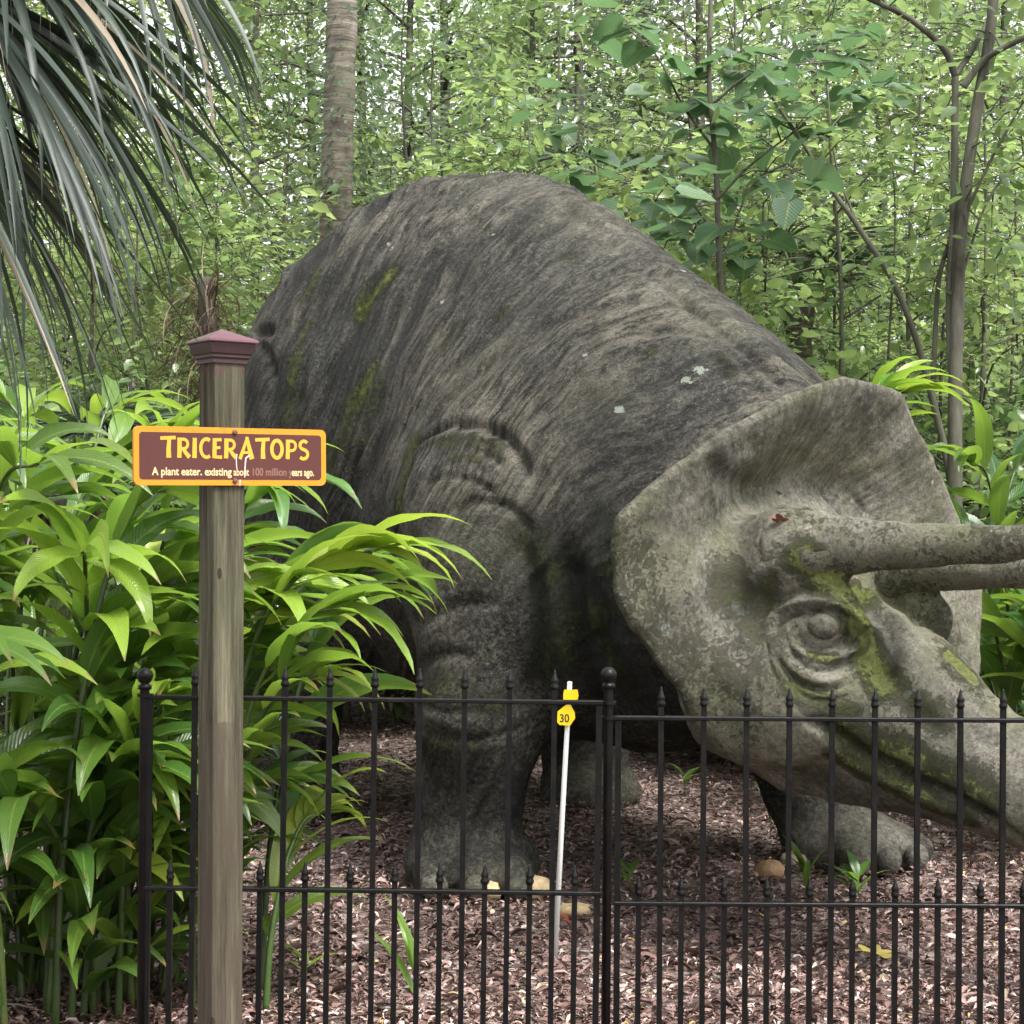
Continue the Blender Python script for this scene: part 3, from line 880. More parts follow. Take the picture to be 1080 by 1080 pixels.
m = MB(); inst(m, tv, LEAF_F, np.column_stack([xx, dd, 0.002 + 0.028 * rs.rand(N)]), dirs, nor, sz, tn)
for k in range(150):
    d0 = 5.3 + 6.5 * rs.rand() ** 1.5; x0_ = (rs.rand() - .5) * 2 * (.38 * d0 + .4); a0 = rs.rand() * 3.14; l0 = .08 + .22 * rs.rand() ** 2
    v, f = tube(smooth_path([(x0_, d0, .02), (x0_ + .5 * l0 * math.cos(a0), d0 + .5 * l0 * math.sin(a0), .03 + .02 * rs.rand()), (x0_ + l0 * math.cos(a0 + .3), d0 + l0 * math.sin(a0 + .3), .02)], 6), .0025 + .003 * rs.rand(), 5); m.add(v, f, .1 + .5 * rs.rand())
tag(m.build('leaf_litter', chip_mat()), 'pinkish brown bark mulch and dead leaves covering the ground', 'leaf litter', kind='stuff')

# ------------------------------------------------------------------ iron fence
def iron_mat():
    n = NT('black_painted_iron')
    c = n.coord()
    col = n.mix(n.ramp(n.noise(c, 18, 4), [(0.5, 0.0), (0.75, 0.6)]), (0.004, 0.004, 0.004), (0.013, 0.010, 0.008))
    return n.fin(col, n.ramp(n.noise(c, 35, 3), [(0.3, 0.28), (0.7, 0.5)]), n.bump(n.noise(c, 90, 3), 0.3, 0.003), 0.16)
M_IRON = iron_mat()
def picket_mesh(x, z0, z1):
    m_ = MB(); v, f = box(x - .0066, x + .0066, -.0066, .0066, z0, z1); m_.add(v, f); return m_
TIP = [(.007, 0), (.0105, .004), (.0105, .010), (.008, .014), (.0095, .020), (.0095, .024), (.0062, .030), (.0028, .044), (.0012, .050)]
def panel(name, label, loc, length, n, rail_z, tilt, grp):
    r = empty(name, loc, (0, math.radians(tilt), 0))
    tag(r, label, 'fence', grp)
    mid = rail_z - 0.468
    for z in (rail_z, mid, 0.13):
        m_ = MB(); v, f = box(-.008 if z < 0 else -.009, length + .009, -.0115, .0115, z - .0052, z + .0052, .002); m_.add(v, f)
        m_.build('rail', M_IRON, r, False)
    sp = length / n
    for x in (0.0, length):
        m_ = MB(); v, f = box(x - .0075, x + .0075, -.0075, .0075, 0.02, rail_z - .0067); m_.add(v, f)
        m_.build('end_bar', M_IRON, r, False)
    for i in range(2 * n - 1):
        x = sp * (i + 1) / 2
        tall = i % 2 == 1
        top = rail_z + .030 if tall else mid + .020
        p = picket_mesh(x, 0.05, top).build('picket', M_IRON, r, False)
        v, f = lathe(TIP, 10)
        m_ = MB(); m_.add(v * [1, 1, 1.0] + [x, 0, top - 0.0005], f); m_.build('spear_tip', M_IRON, p, True)
    return r
DL, DR, DP = 4.42, 4.55, 4.45
pl = G(152, DL); pr = G(649, DR)
panel('iron_fence_panel', 'black iron fence panel with spear tips between the two ball topped posts', tuple(pl), (632 - 158) / F * DL, 10, EYE - (735 - 540) / F * DL, 0.72, 'black iron fence panels')
panel('iron_fence_panel', 'black iron spear tipped fence panel right of the centre post, before the dinosaur head', tuple(pr), 451 / F * DR, 10, EYE - (757 - 540) / F * DR, 0.40, 'black iron fence panels')
panel('iron_fence_panel', 'black iron spear tipped fence panel running on past the snout beyond the right edge', tuple(pr + [451 / F * DR + .052, .01, -.008]), 451 / F * DR, 10, EYE - (757 - 540) / F * DR, 0.25, 'black iron fence panels')
def ball_post(X, Yb, d, label, tilt, brackets):
    b = G(X, d)
    r = empty('fence_post', tuple(b), (0, math.radians(tilt), 0))
    tag(r, label, 'fence post', 'ball topped fence posts')
    zt = EYE - (Yb - 540) / F * d
    m_ = MB(); v, f = lathe([(.0115, 0), (.0115, zt - .034), (.0115, zt - .033)], 20); m_.add(v, f); m_.build('shaft', M_IRON, r)
    v, f = lathe([(.0135, zt - .0325), (.0165, zt - .0325), (.0165, zt - .022), (.012, zt - .020), (.0105, zt - .017), (.0205 * .75, zt - .0135), (.0205, zt), (.019, zt + .0077), (.0145, zt + .0145), (.0077, zt + .019), (.001, zt + .0205)], 24)
    m_ = MB(); m_.add(v, f); m_.build('ball_finial', M_IRON, r)
    for dx, z in brackets:
        m_ = MB(); v, f = box(min(dx, -.012 if dx < 0 else .012), max(dx, -.012 if dx < 0 else .012), -.012, .012, z - .003, z + .003); m_.add(v, f)
        v, f = lathe([(.0128, z - .0034), (.0185, z - .0034), (.0185, z + .0034), (.0128, z + .0034)], 20); m_.add(v, f)
        m_.build('bracket', M_IRON, r, False)
ball_post(637.5, 712, DP, 'black iron ball topped fence post between the two fence panels, beside the yellow tag', 0.5,
          [(-.022, EYE - (741 - 540) / F * DP), (.022, EYE - (757 - 540) / F * DP)])
ball_post(1106, 730, DR + .005, 'black iron ball topped fence post beyond the dinosaur snout, past the right edge', 0.3, [(-.022, EYE - (760 - 540) / F * DR), (.022, EYE - (760 - 540) / F * DR)])
ball_post(147.5, 713, DL, 'black iron ball topped fence post at the left end, among the ginger leaves', 0.6, [(.020, EYE - (733 - 540) / F * DL)])

# ------------------------------------------------------------------ sign post
def wood_mat():
    n = NT('weathered_post_wood')
    c = n.coord()
    g = n.noise(n.mapv(c, (30, 30, 1.6)), 1.0, 7, 0.70, dist=0.5)
    g2 = n.noise(n.mapv(c, (110, 110, 4.0)), 1.0, 5, 0.75)
    col = n.ramp(n.math('ADD', n.math('MULTIPLY', g, .65), n.math('MULTIPLY', g2, .35)), [(0.38, (0.012, 0.009, 0.006)), (0.47, (0.048, 0.041, 0.028)), (0.55, (0.105, 0.092, 0.062)), (0.66, (0.23, 0.21, 0.145))])
    col = n.mix(n.ramp(n.noise(n.mapv(c, (6, 6, 2.5)), 1.0, 4), [(0.42, 0.0), (0.62, 0.6)]), col, (0.066, 0.070, 0.036))
    sep = n.new('ShaderNodeSeparateXYZ'); n.set(sep.inputs[0], c)
    zz = sep.outputs['Z']
    # old brown paint left on the lower third, a purplish rub under the cap
    low = n.math('LESS_THAN', n.math('ADD', zz, n.math('MULTIPLY', n.noise(c, 25, 3), 0.02)), 1.135)
    pk = n.math('MULTIPLY', low, n.ramp(n.noise(n.mapv(c, (30, 30, 3)), 1.0, 5), [(0.42, 0.85), (0.62, 0.25)]))
    col = n.mix(pk, col, (0.060, 0.047, 0.033))
    up = n.math('GREATER_THAN', n.math('ADD', zz, n.math('MULTIPLY', n.noise(c, 18, 3), 0.10)), 1.96)
    col = n.mix(n.math('MULTIPLY', up, 0.45), col, (0.10, 0.048, 0.056))
    knots = n.math('LESS_THAN', n.voro(n.mapv(c, (14, 14, 6)), 1.0), 0.09)
    col = n.mix(knots, col, (0.03, 0.02, 0.014))
    return n.fin(col, 0.85, n.bump(n.math('ADD', g, n.math('MULTIPLY', g2, .9)), 0.9, 0.009), 0.25)
M_WOOD = wood_mat()
def paint_mat(name, c1, c2, sc=30, rough=0.5, wear=0.35, wearc=(0.05, 0.03, 0.02)):
    n = NT(name)
    c = n.coord()
    col = n.mix(n.noise(c, sc, 4), c1, c2)
    col = n.mix(n.math('MULTIPLY', n.ramp(n.noise(c, sc * 1.7, 5, 0.7), [(0.60, 0.0), (0.72, 1.0)]), wear), col, wearc)
    return n.fin(col, rough, n.bump(n.noise(c, 120, 3), 0.2, 0.002), 0.4)
M_BROWN = paint_mat('sign_brown_paint', (0.055, 0.011, 0.008), (0.068, 0.015, 0.010), 20, 0.55, 0.2)
M_YEL = paint_mat('sign_yellow_paint', (0.60, 0.215, 0.006), (0.50, 0.165, 0.005), 25, 0.5, 0.35)
M_LET = paint_mat('sign_letter_paint', (0.64, 0.31, 0.028), (0.58, 0.26, 0.02), 60, 0.5, 0.25, (0.35, 0.15, 0.03))
M_CREAM = paint_mat('sign_small_letter_paint', (0.58, 0.44, 0.24), (0.52, 0.36, 0.17), 60, 0.5, 0.3, (0.3, 0.15, 0.07))
M_FADED = paint_mat('sign_faded_letter_paint', (0.20, 0.10, 0.075), (0.14, 0.065, 0.045), 60, 0.6, 0.4, (0.09, 0.03, 0.02))
M_SCR = paint_mat('sign_scratched_paint', (0.46, 0.30, 0.27), (0.60, 0.48, 0.44), 80, 0.6, 0.3)
M_CAP = paint_mat('purple_cap_paint', (0.085, 0.030, 0.042), (0.125, 0.055, 0.068), 25, 0.32, 0.25, (0.10, 0.04, 0.04))
M_BOLT = paint_mat('rusty_bolt', (0.05, 0.035, 0.03), (0.12, 0.07, 0.05), 200, 0.6, 0.4)
DS = 4.10
sp_loc = G(231, DS); PW = 0.0765
ROTP = 36.0
post = empty('sign_post', tuple(sp_loc), (0, 0.004, math.radians(ROTP)))
tag(post, 'square weathered wooden post with a purplish pyramid cap carrying the brown and yellow name board', 'sign post')
ztop = EYE - (379 - 540) / F * DS
m = MB(); h = PW / 2
v, f = box(-h, h, -h, h, 0, ztop, .003); m.add(v, f); m.build('post_shaft', M_WOOD, post, False)
def sqlathe(prof):
    pr = np.array(prof)
    v = np.array([[sx * r, sy * r, z] for r, z in pr for sx, sy in ((-1, -1), (1, -1), (1, 1), (-1, 1))])
    return v, [grid_faces(len(pr), 4, True), np.array([[3, 2, 1, 0]]), (np.arange(4) + 4 * (len(pr) - 1))[None]]
def zpx(Y): return EYE - (Y - 540) / F * DS
m = MB(); v, f = sqlathe([(h + .0015, zpx(384)), (h + .0045, zpx(384)), (h + .0045, zpx(380)), (h + .009, zpx(378)), (h + .009, zpx(375.5)), (h + .0125, zpx(374)), (h + .017, zpx(366)), (h + .018, zpx(363))])
m.add(v, f); m.build('cap_moulding', paint_mat('dark_brown_moulding', (0.026, 0.012, 0.011), (0.045, 0.022, 0.021), 30, 0.5), post, False)
m = MB(); v, f = sqlathe([(h + .0225, zpx(362.8)), (h + .0235, zpx(361.8)), (h + .0225, zpx(359.6)), (.003, zpx(347.5))])
m.add(v, f); m.build('post_cap', M_CAP, post, False)

# the board, on the post's face that looks to the right of the camera
SW, SHH = 0.482, 0.130
zc = EYE - (482 - 540) / F * DS
board = empty('sign_board', (0.005, -h, zc), (math.radians(90), math.radians(-0.6), 0))   # local x along the board, y up, z out towards the viewer
board.parent = post
def rrect(w, hh, r, z0, z1, n=6):
    pts = []
    for cx, cy, a0 in ((w / 2 - r, hh / 2 - r, 0), (-w / 2 + r, hh / 2 - r, 90), (-w / 2 + r, -hh / 2 + r, 180), (w / 2 - r, -hh / 2 + r, 270)):
        for k in range(n + 1):
            a = math.radians(a0 + 90 * k / n)
            pts.append((cx + r * math.cos(a), cy + r * math.sin(a)))
    k = len(pts)
    v = np.array([(x, y, z) for z in (z0, z1) for x, y in pts])
    return v, [grid_faces(2, k, True), np.arange(k)[None, ::-1], (np.arange(k) + k)[None]]
m = MB(); v, f = rrect(SW, SHH, .014, .001, .008); m.add(v, f); m.build('border', M_YEL, board, False)
m = MB(); v, f = rrect(SW - .026, SHH - .026, .008, .0081, .0088); m.add(v, f); m.build('panel', M_BROWN, board, False)

def arc(cx, cy, rx, ry, a0, a1, n=12):
    return [(cx + rx * math.cos(math.radians(a)), cy + ry * math.sin(math.radians(a))) for a in np.linspace(a0, a1, n)]
# casual brush capitals: strokes with their widths at start and end
GLY = {
 'T': (.70, [([(.02, .93), (.36, .95), (.74, .97)], .15, .15), ([(.44, .95), (.40, .45), (.41, .03)], .17, .23)]),
 'R': (.66, [([(.15, .97), (.15, .50), (.13, .03)], .20, .20), ([(.16, .90)] + arc(.34, .68, .20, .22, 85, -85) + [(.18, .45)], .13, .13), ([(.30, .46), (.46, .24), (.62, .06)], .15, .20)]),
 'I': (.26, [([(.15, .97), (.13, .03)], .19, .21)]),
 'C': (.56, [(arc(.38, .50, .28, .43, 55, 305, 18), .16, .14)]),
 'E': (.50, [([(.15, .97), (.13, .03)], .19, .19), ([(.15, .90), (.48, .91)], .13, .14), ([(.15, .53), (.42, .53)], .12, .12), ([(.14, .09), (.50, .08)], .13, .15)]),
 'A': (.76, [([(.46, .96), (.26, .45), (.08, .03)], .12, .17), ([(.42, .95), (.56, .45), (.68, .03)], .15, .24), ([(.20, .30), (.60, .30)], .11, .11)]),
 'O': (.68, [(arc(.34, .50, .26, .42, 90, 452, 26), .17, .17)]),
 'P': (.60, [([(.15, .97), (.15, .50), (.13, .03)], .20, .20), ([(.16, .90)] + arc(.34, .67, .21, .23, 85, -85) + [(.18, .43)], .13, .13)]),
 'S': (.56, [(arc(.30, .71, .20, .20, 35, 250, 14) + arc(.28, .27, .22, .22, 75, -140, 14), .15, .15)]),
}
def stroke(pts, w0, w1, z):
    p = np.array(pts, float)
    t = nrm(np.gradient(p, axis=0))
    nn = np.column_stack([-t[:, 1], t[:, 0]])
    w = np.linspace(w0, w1, len(p))[:, None] / 2
    v = np.vstack([np.column_stack([p + nn * w, np.full(len(p), z)]), np.column_stack([p - nn * w, np.full(len(p), z)])])
    k = len(p)
    return v, np.array([[i + k, i + 1 + k, i + 1, i] for i in range(k - 1)])
m = MB(); cx = 0.0; cnt = 0
HGT, WX = .0475, .0345 * 1.02
word = 'TRICERATOPS'
tot = sum(GLY[c][0] + .07 for c in word)
full = (324 - 165) / 203 * SW
WX = full / tot
x0 = -SW / 2 + (164 - 138) / 203 * SW
for ch in word:
    wdt, sts = GLY[ch]
    big = 1.22 if ch == 'A' else 1.0
    for pts, a, b in sts:
        cnt += 1
        pp = [((cx + x) * WX, (y if big == 1 else y * 1.14 - .14 * .2) * HGT) for x, y in pts]
        v, f = stroke(pp, a * HGT * 1.08, b * HGT * 1.08, .0092 + .00008 * (cnt % 6))
        m.add(v + [x0, -.0055, 0], f)
    cx += wdt + .07
m.build('name_lettering', M_LET, board, False)

def text_mesh(s, name, mat, parent, x, y, z, size, sx=1.0, width=None, bold=0.0):
    cu = bpy.data.curves.new(name, 'FONT')
    cu.body = s
    cu.size = size
    cu.offset = bold
    o = bpy.data.objects.new(name, cu)
    COL.objects.link(o)
    bpy.context.view_layer.update()
    me = bpy.data.meshes.new_from_object(o.evaluated_get(bpy.context.evaluated_depsgraph_get()))
    bpy.data.objects.remove(o)
    co = np.empty(len(me.vertices) * 3); me.vertices.foreach_get('co', co); co = co.reshape(-1, 3)
    if width: sx = width / (co[:, 0].max() - co[:, 0].min())
    co[:, 0] *= sx
    co += [x, y, z]
    me.vertices.foreach_set('co', co.astype(np.float32).ravel())
    me.materials.clear(); me.materials.append(mat)
    ob = bpy.data.objects.new(name, me); COL.objects.link(ob); ob.parent = parent
    return ob
def bx_(X): return -SW / 2 + (X - 138) / 203 * SW
yl = -.0425
text_mesh('A plant eater, existing', 'small_lettering', M_CREAM, board, bx_(156), yl, .0091, .0245, width=(238 - 156) / 203 * SW, bold=.0006)
text_mesh('about', 'small_lettering', M_CREAM, board, bx_(239.5), yl, .0091, .0235, width=(256 - 239.5) / 203 * SW, bold=.0004)
text_mesh('100 million y', 'small_lettering', M_FADED, board, bx_(258.5), yl, .0091, .0245, width=(302 - 258.5) / 203 * SW, bold=.0006)
text_mesh('ears ago.', 'small_lettering', M_CREAM, board, bx_(302.5), yl, .0091, .0240, width=(327 - 302.5) / 203 * SW, bold=.0006)
m = MB()
for pts, w in (([(bx_(243), .006), (bx_(242.4), -.006), (bx_(242.6), -.020), (bx_(243.2), -.030)], .0032), ([(bx_(257), .004), (bx_(252.6), -.003), (bx_(251.8), -.020), (bx_(251.2), -.047)], .0045), ([(bx_(246.5), -.052), (bx_(246), -.066)], .004)):
    v, f = stroke(pts, w, w * .6, .0099); m.add(v, f)
m.build('scratch', M_SCR, board, False)
for yy in (.055, -.055):
    m = MB(); v, f = lathe([(.0062, .0089), (.0062, .0118), (.0045, .0136), (.001, .0142)], 8); m.add(v + [0.004, yy, 0], f); m.build('bolt', M_BOLT, board, False)

# ------------------------------------------------------------------ numbered stake
M_WHITE = paint_mat('white_stake_paint', (0.72, 0.72, 0.70), (0.62, 0.62, 0.60), 20, 0.4, 0.25, (0.3, 0.28, 0.25))
M_TAG = paint_mat('yellow_tag_plastic', (0.86, 0.62, 0.010), (0.80, 0.56, 0.010), 40, 0.35, 0.1)
M_INK = paint_mat('black_ink', (0.012, 0.012, 0.012), (0.02, 0.02, 0.02), 40, 0.5, 0)
DB = 6.45
b0, b1 = P(584.5, 540 + EYE / DB * F, DB), P(601, 719, DB - 0.12)
stk = empty('marker_stake', tuple(b0))
tag(stk, 'thin white stake leaning behind the fence with two yellow tags, the lower numbered 30', 'marker stake')
m = MB(); v, f = tube(np.array([[0, 0, -.05], (b1 - b0) * .5, b1 - b0]), [.0105, .0095, .0085], 12); m.add(v, f); m.build('pole', M_WHITE, stk)
def tagplate(name, pxs, d, mat, dy):
    v0 = np.array([P(x, y, d) for x, y in pxs]); v0[:, 1] = d - dy
    v1 = v0 + [0, .006, 0]
    k = len(v0)
    m_ = MB(); m_.add(np.vstack([v0, v1]) - b0, [np.arange(k)[None], (np.arange(k)[::-1] + k)[None], grid_faces(2, k, True)[:, ::-1]])
    return m_.build(name, mat, stk, False)
tagplate('upper_tag', [(595, 727), (609, 727), (610, 733), (608, 741), (594, 741), (594, 731)], DB - .12, M_TAG, .016)
tg = tagplate('number_tag', [(596, 743.5), (602, 743.5), (606, 751), (606.5, 757), (601, 765), (590, 764), (587.5, 761), (588, 750)], DB - .11, M_TAG, .016)
tx = P(589.8, 761.0, DB - .11)
t30 = text_mesh('30', 'number', M_INK, tg, 0, 0, 0, .040, width=.033, bold=.0006)
t30.location = tuple(np.array([tx[0], DB - .11 - .0170, tx[2]]) - b0); t30.rotation_euler = (math.radians(90), 0, 0)

# ------------------------------------------------------------------ stones by the foot
def rock(loc, r, seed, label, col):
    v, f = uvs(r, 20, 14)
    v = v * (1 + 0.55 * fbm(v / np.mean(r) * 1.3, 3, seed))[:, None]
    n = NT('stone'); c = n.coord()
    n.fin(n.ramp(n.noise(c, 22, 6, 0.7), [(0.3, tuple(x * .45 for x in col)), (0.6, col), (0.8, tuple(min(1, x * 1.3) for x in col))]), 0.9, n.bump(n.noise(c, 40, 5), 0.6, 0.01), 0.2)
    m_ = MB(); m_.add(v, f)
    o = m_.build('stone', n.m, None, True, loc=tuple(loc)); tag(o, label, 'stone', 'stones around the statue feet')
rock(G(515, 7.40, .035), (.055, .05, .05), 3, 'small rounded tan stone in front of the statue foot behind the left fence panel', (0.48, 0.36, 0.20))
rock(G(562, 7.50, .035), (.082, .06, .055), 14, 'pale blocky tan stone beside the toes of the near foreleg', (0.52, 0.40, 0.24))
rock(G(608, 7.15, .02), (.07, .05, .03), 23, 'flat half buried yellowish stone left of the centre fence post', (0.46, 0.36, 0.20))
rock(G(812, 7.85, .035), (.072, .06, .05), 31, 'orange tan stone in the mulch between the forelegs', (0.34, 0.22, 0.12))
rock(G(836, 8.1, .03), (.06, .05, .045), 41, 'grey stone against the toes of the far foreleg', (0.26, 0.21, 0.17))

# fallen leaves that lie apart from the litter
def fallen_leaf(label, loc, L, lobes, col, rz, tilt=(.15, .1)):
    a = np.linspace(0, 2 * np.pi, 61)[:-1]
    r = L * (.45 + .55 * np.abs(np.cos(a * lobes / 2)) ** 1.5)
    v = [(0, 0, .006)] + [(ri * math.cos(t), ri * math.sin(t) * .8, .004 + .25 * ri * abs(math.sin(t * 2.0)) ) for ri, t in zip(r, a)]
    v = np.array(v)
    f = np.array([(0, i + 1, (i + 1) % 60 + 1) for i in range(60)])
    m_ = MB(); m_.add(v, f); st_, sf = tube(np.array([(0, 0, .006), (-L * .9, .01, .012), (-L * 1.5, .03, .004)]), [.002, .0018, .0014], 5); m_.add(st_, sf)
    o = m_.build('fallen_leaf', paint_mat('fallen_leaf_' + label.split()[0], col, tuple(x * .7 for x in col), 30, .6, .4, tuple(x * .4 for x in col)), None, True, loc=tuple(loc))
    o.rotation_euler = (tilt[0], tilt[1], rz); tag(o, label, 'fallen leaf', 'single fallen leaves')
fallen_leaf('yellow lobed fallen leaf on the mulch behind the right fence panel', G(925, 6.35, .04), .075, 5, (.50, .40, .10), .4)
fallen_leaf('rust red curled fallen leaf right of the white stake', G(594, 6.85, .05), .06, 3, (.26, .07, .03), 1.2, (.8, .3))
fallen_leaf('tan fallen leaf near the bottom edge left of the centre post', G(480, 5.8, .04), .05, 3, (.42, .30, .16), 2.2)
lh, _ok = hits(head_w, [(822, 553)], 5, 7.5)
fallen_leaf('reddish dead leaf lying on the statue brow behind the near horn base', lh[0] + [0, -.02, .012], .035, 3, (.24, .09, .06), .3, (-.5, .2))

# ------------------------------------------------------------------ vegetation
M_BARK = bark_mat('grey_brown_bark', (0.026, 0.024, 0.019), (0.135, 0.128, 0.100))
M_PALMBARK = bark_mat('ringed_trunk_bark', (0.075, 0.062, 0.050), (0.27, 0.235, 0.195), ring=True)
M_DARKBARK = bark_mat('dark_bark', (0.022, 0.017, 0.014), (0.085, 0.068, 0.055))
M_CANE = leaf_mat('ginger_cane', [(0, (0.02, 0.036, 0.010)), (1, (0.075, 0.11, 0.026))], tw=0.0)
M_GINGER = leaf_mat('ginger_leaf', [(0.0, (0.022, 0.060, 0.018)), (0.4, (0.050, 0.125, 0.026)), (0.75, (0.115, 0.215, 0.032)), (1.0, (0.27, 0.37, 0.045))], (0.40, 0.62, 0.07), 0.40, 0.27, 0.6, 0.08, True)
M_PALM = leaf_mat('palm_leaflet', [(0.0, (0.012, 0.024, 0.016)), (0.55, (0.028, 0.047, 0.031)), (0.88, (0.055, 0.075, 0.054)), (1.0, (0.26, 0.21, 0.14))], (0.10, 0.16, 0.05), 0.20, 0.46, 0.5, 0.05)
M_DEAD = leaf_mat('dead_frond', [(0.0, (0.045, 0.030, 0.020)), (0.5, (0.16, 0.115, 0.08)), (1.0, (0.36, 0.30, 0.22))], (0.3, 0.2, 0.1), 0.15, 0.8, 0.2, 0.05)
M_LIME = leaf_mat('lime_leaf', [(0.0, (0.046, 0.085, 0.028)), (0.5, (0.135, 0.205, 0.060)), (1.0, (0.30, 0.37, 0.145))], (0.60, 0.76, 0.27), 0.50, 0.28, 0.6)
M_GREY = leaf_mat('grey_green_leaf', [(0.0, (0.030, 0.050, 0.034)), (0.5, (0.060, 0.098, 0.058)), (1.0, (0.13, 0.175, 0.10))], (0.36, 0.46, 0.26), 0.42, 0.24, 0.7)
M_MID = leaf_mat('mid_green_leaf', [(0.0, (0.035, 0.072, 0.020)), (0.5, (0.072, 0.132, 0.045)), (1.0, (0.155, 0.228, 0.085))], (0.45, 0.62, 0.22), 0.46, 0.27, 0.6)
M_HEART = leaf_mat('heart_leaf', [(0.0, (0.050, 0.105, 0.060)), (0.5, (0.090, 0.165, 0.095)), (1.0, (0.15, 0.24, 0.13))], (0.28, 0.50, 0.18), 0.32, 0.34, 0.55, 0.15, True)

def blades(mbx, base, head, pitch, droop, L, Wd, tint, roll=None, ns=9, fold=0.25, prof='lance', wave=0.0, curl=None, rng=None):
    """strap or lance leaves: each arches from its pitch and droops along its length"""
    base = np.asarray(base, float).reshape(-1, 3)
    n = len(base)
    if n == 0: return
    B = lambda x: np.broadcast_to(np.asarray(x, float), (n,))[:, None]
    head, pitch, droop, L, Wd = B(head), B(pitch), B(droop), B(L), B(Wd)
    roll = B(0.0 if roll is None else roll); curl = B(0.0 if curl is None else curl)
    t = np.linspace(0, 1, ns)[None]
    pt = pitch - droop * t ** 1.4
    hd = head + curl * t
    dt = 1.0 / (ns - 1)
    T = np.stack([np.cos(pt) * np.cos(hd), np.cos(pt) * np.sin(hd), np.sin(pt)], -1)
    C = np.cumsum(T, 1) * dt
    C = np.concatenate([np.zeros((n, 1, 3)), C[:, :-1]], 1)
    pos = base[:, None] + L[..., None] * C
    S0 = np.stack([-np.sin(hd), np.cos(hd), 0 * hd], -1)
    N0_ = np.cross(T, S0)
    rr = roll[..., None] * np.ones_like(hd)[..., None]
    S = S0 * np.cos(rr) + N0_ * np.sin(rr)
    Nn = np.cross(T, S)
    if prof == 'lance':
        w = np.sin(np.pi * np.clip(t, 0, 1) ** 0.75) ** 0.85 * (1 - 0.25 * t) + 0.02
    elif prof == 'strap':
        w = np.minimum(1, 0.4 + 2.6 * t) * (1 - t) ** 0.75 * 1.15 + 0.012
    w = w * Wd
    ac = np.array([-1, -0.5, 0, 0.5, 1]) if prof == 'lance' else np.array([-1, 0, 1])
    k = len(ac)
    wv = 0.0
    if wave:
        ph = (rng or np.random).rand(n, 1, 1) * 6.28
        wv = wave * np.sin(t[..., None] * 17 + ph + np.sign(ac)[None, None] * 1.1) * np.abs(ac) * w[..., None]
    up = fold * np.abs(ac)[None, None] * w[..., None] + wv
    v = pos[:, :, None] + S[:, :, None] * (ac[None, None, :, None] * w[..., None, None] * math.cos(fold)) + Nn[:, :, None] * up[..., None]
    f = grid_faces(ns, k)
    faces = (f[None] + (np.arange(n) * ns * k)[:, None, None]).reshape(-1, 4)
    tt = np.repeat(np.broadcast_to(tint, (n,)), ns * k)
    lcv = np.stack(np.broadcast_arrays(t[..., None], ac[None, None, :], 0.0), -1)
    mbx.add(v.reshape(-1, 3), faces, tt, np.broadcast_to(lcv, (n, ns, k, 3)).reshape(-1, 3))

# ---- ginger
def ginger_cane(parent, path, nl, rng, L=0.46, tint=0.55, start=0.25, spread=0.9):
    p = smooth_path(path, 26)
    o0 = np.array(parent.location)
    m_ = MB(); v, f = tube(p - o0, np.linspace(.0125, .005, 26), 7); m_.add(v, f, 0.2 + 0.5 * rng.rand())
    cane = m_.build('cane', M_CANE, parent)
    ts = np.linspace(start, 1.0, nl)
    ii = ts * 25
    i0 = np.minimum(ii.astype(int), 24)
    pos = p[i0] + (p[i0 + 1] - p[i0]) * (ii - i0)[:, None]
    tg = nrm(np.gradient(p, axis=0))[i0]
    hz = np.arctan2(p[-1][1] - p[0][1], p[-1][0] - p[0][0])
    side = np.where(np.arange(nl) % 2 == 0, 1, -1)
    sp = spread * (1.15 - 0.75 * ts)
    hd = hz + side * sp + 0.22 * rng.randn(nl)
    el = np.arcsin(np.clip(tg[:, 2], -1, 1))
    pit = 0.55 * el + 0.30 * ts + 0.22 * rng.randn(nl)
    m_ = MB()
    blades(m_, pos - o0, hd, pit, 1.15 + 0.45 * rng.rand(nl), L * (0.75 + 0.45 * rng.rand(nl)) * np.interp(ts, [start, .6, 1], [1, 1.05, .8]), L * 0.096 * (0.85 + 0.35 * rng.rand(nl)),
           np.clip(tint + 0.16 * rng.randn(nl) + 0.22 * (ts - .6), 0.02, 1), roll=0.30 * rng.randn(nl) + side * 0.25, ns=11, fold=0.22, wave=0.10, curl=0.25 * rng.randn(nl), rng=rng)
    m_.build('leaves', M_GINGER, cane)
    return cane

def ginger_plant(label, x, y, canes, H, seed, head=None, L=0.46, tint=0.55, reach=0.5, nl=15, group='ginger plants', start=0.25):
    rng = np.random.RandomState(seed)
    r = empty('ginger_plant', (x, y, 0)); tag(r, label, 'ginger plant', group)
    for k in range(canes):
        b = np.array([x + 0.16 * rng.randn(), y + 0.16 * rng.randn(), -0.02])
        a = rng.rand() * 6.283 if head is None else head + 0.75 * rng.randn()
        d = np.array([math.cos(a), math.sin(a), 0])
        h = H * (0.72 + 0.36 * rng.rand()); rc = reach * (0.6 + 0.7 * rng.rand())
        ginger_cane(r, [b, b + d * rc * .10 + [0, 0, h * .38], b + d * rc * .38 + [0, 0, h * .75], b + d * rc * .75 + [0, 0, h * .97], b + d * rc * 1.12 + [0, 0, h * 1.0]], nl, rng, L, tint + 0.06 + 0.16 * rng.randn(), start)
    return r
ginger_plant('tall ginger plant at the left edge with broad arching leaves', -1.75, 5.85, 7, 1.66, 1, L=0.52, tint=0.5)
ginger_plant('bright green ginger plant just left of the brown name board', -1.30, 5.85, 7, 1.72, 2, L=0.52, tint=0.66, head=0.2, reach=0.42)
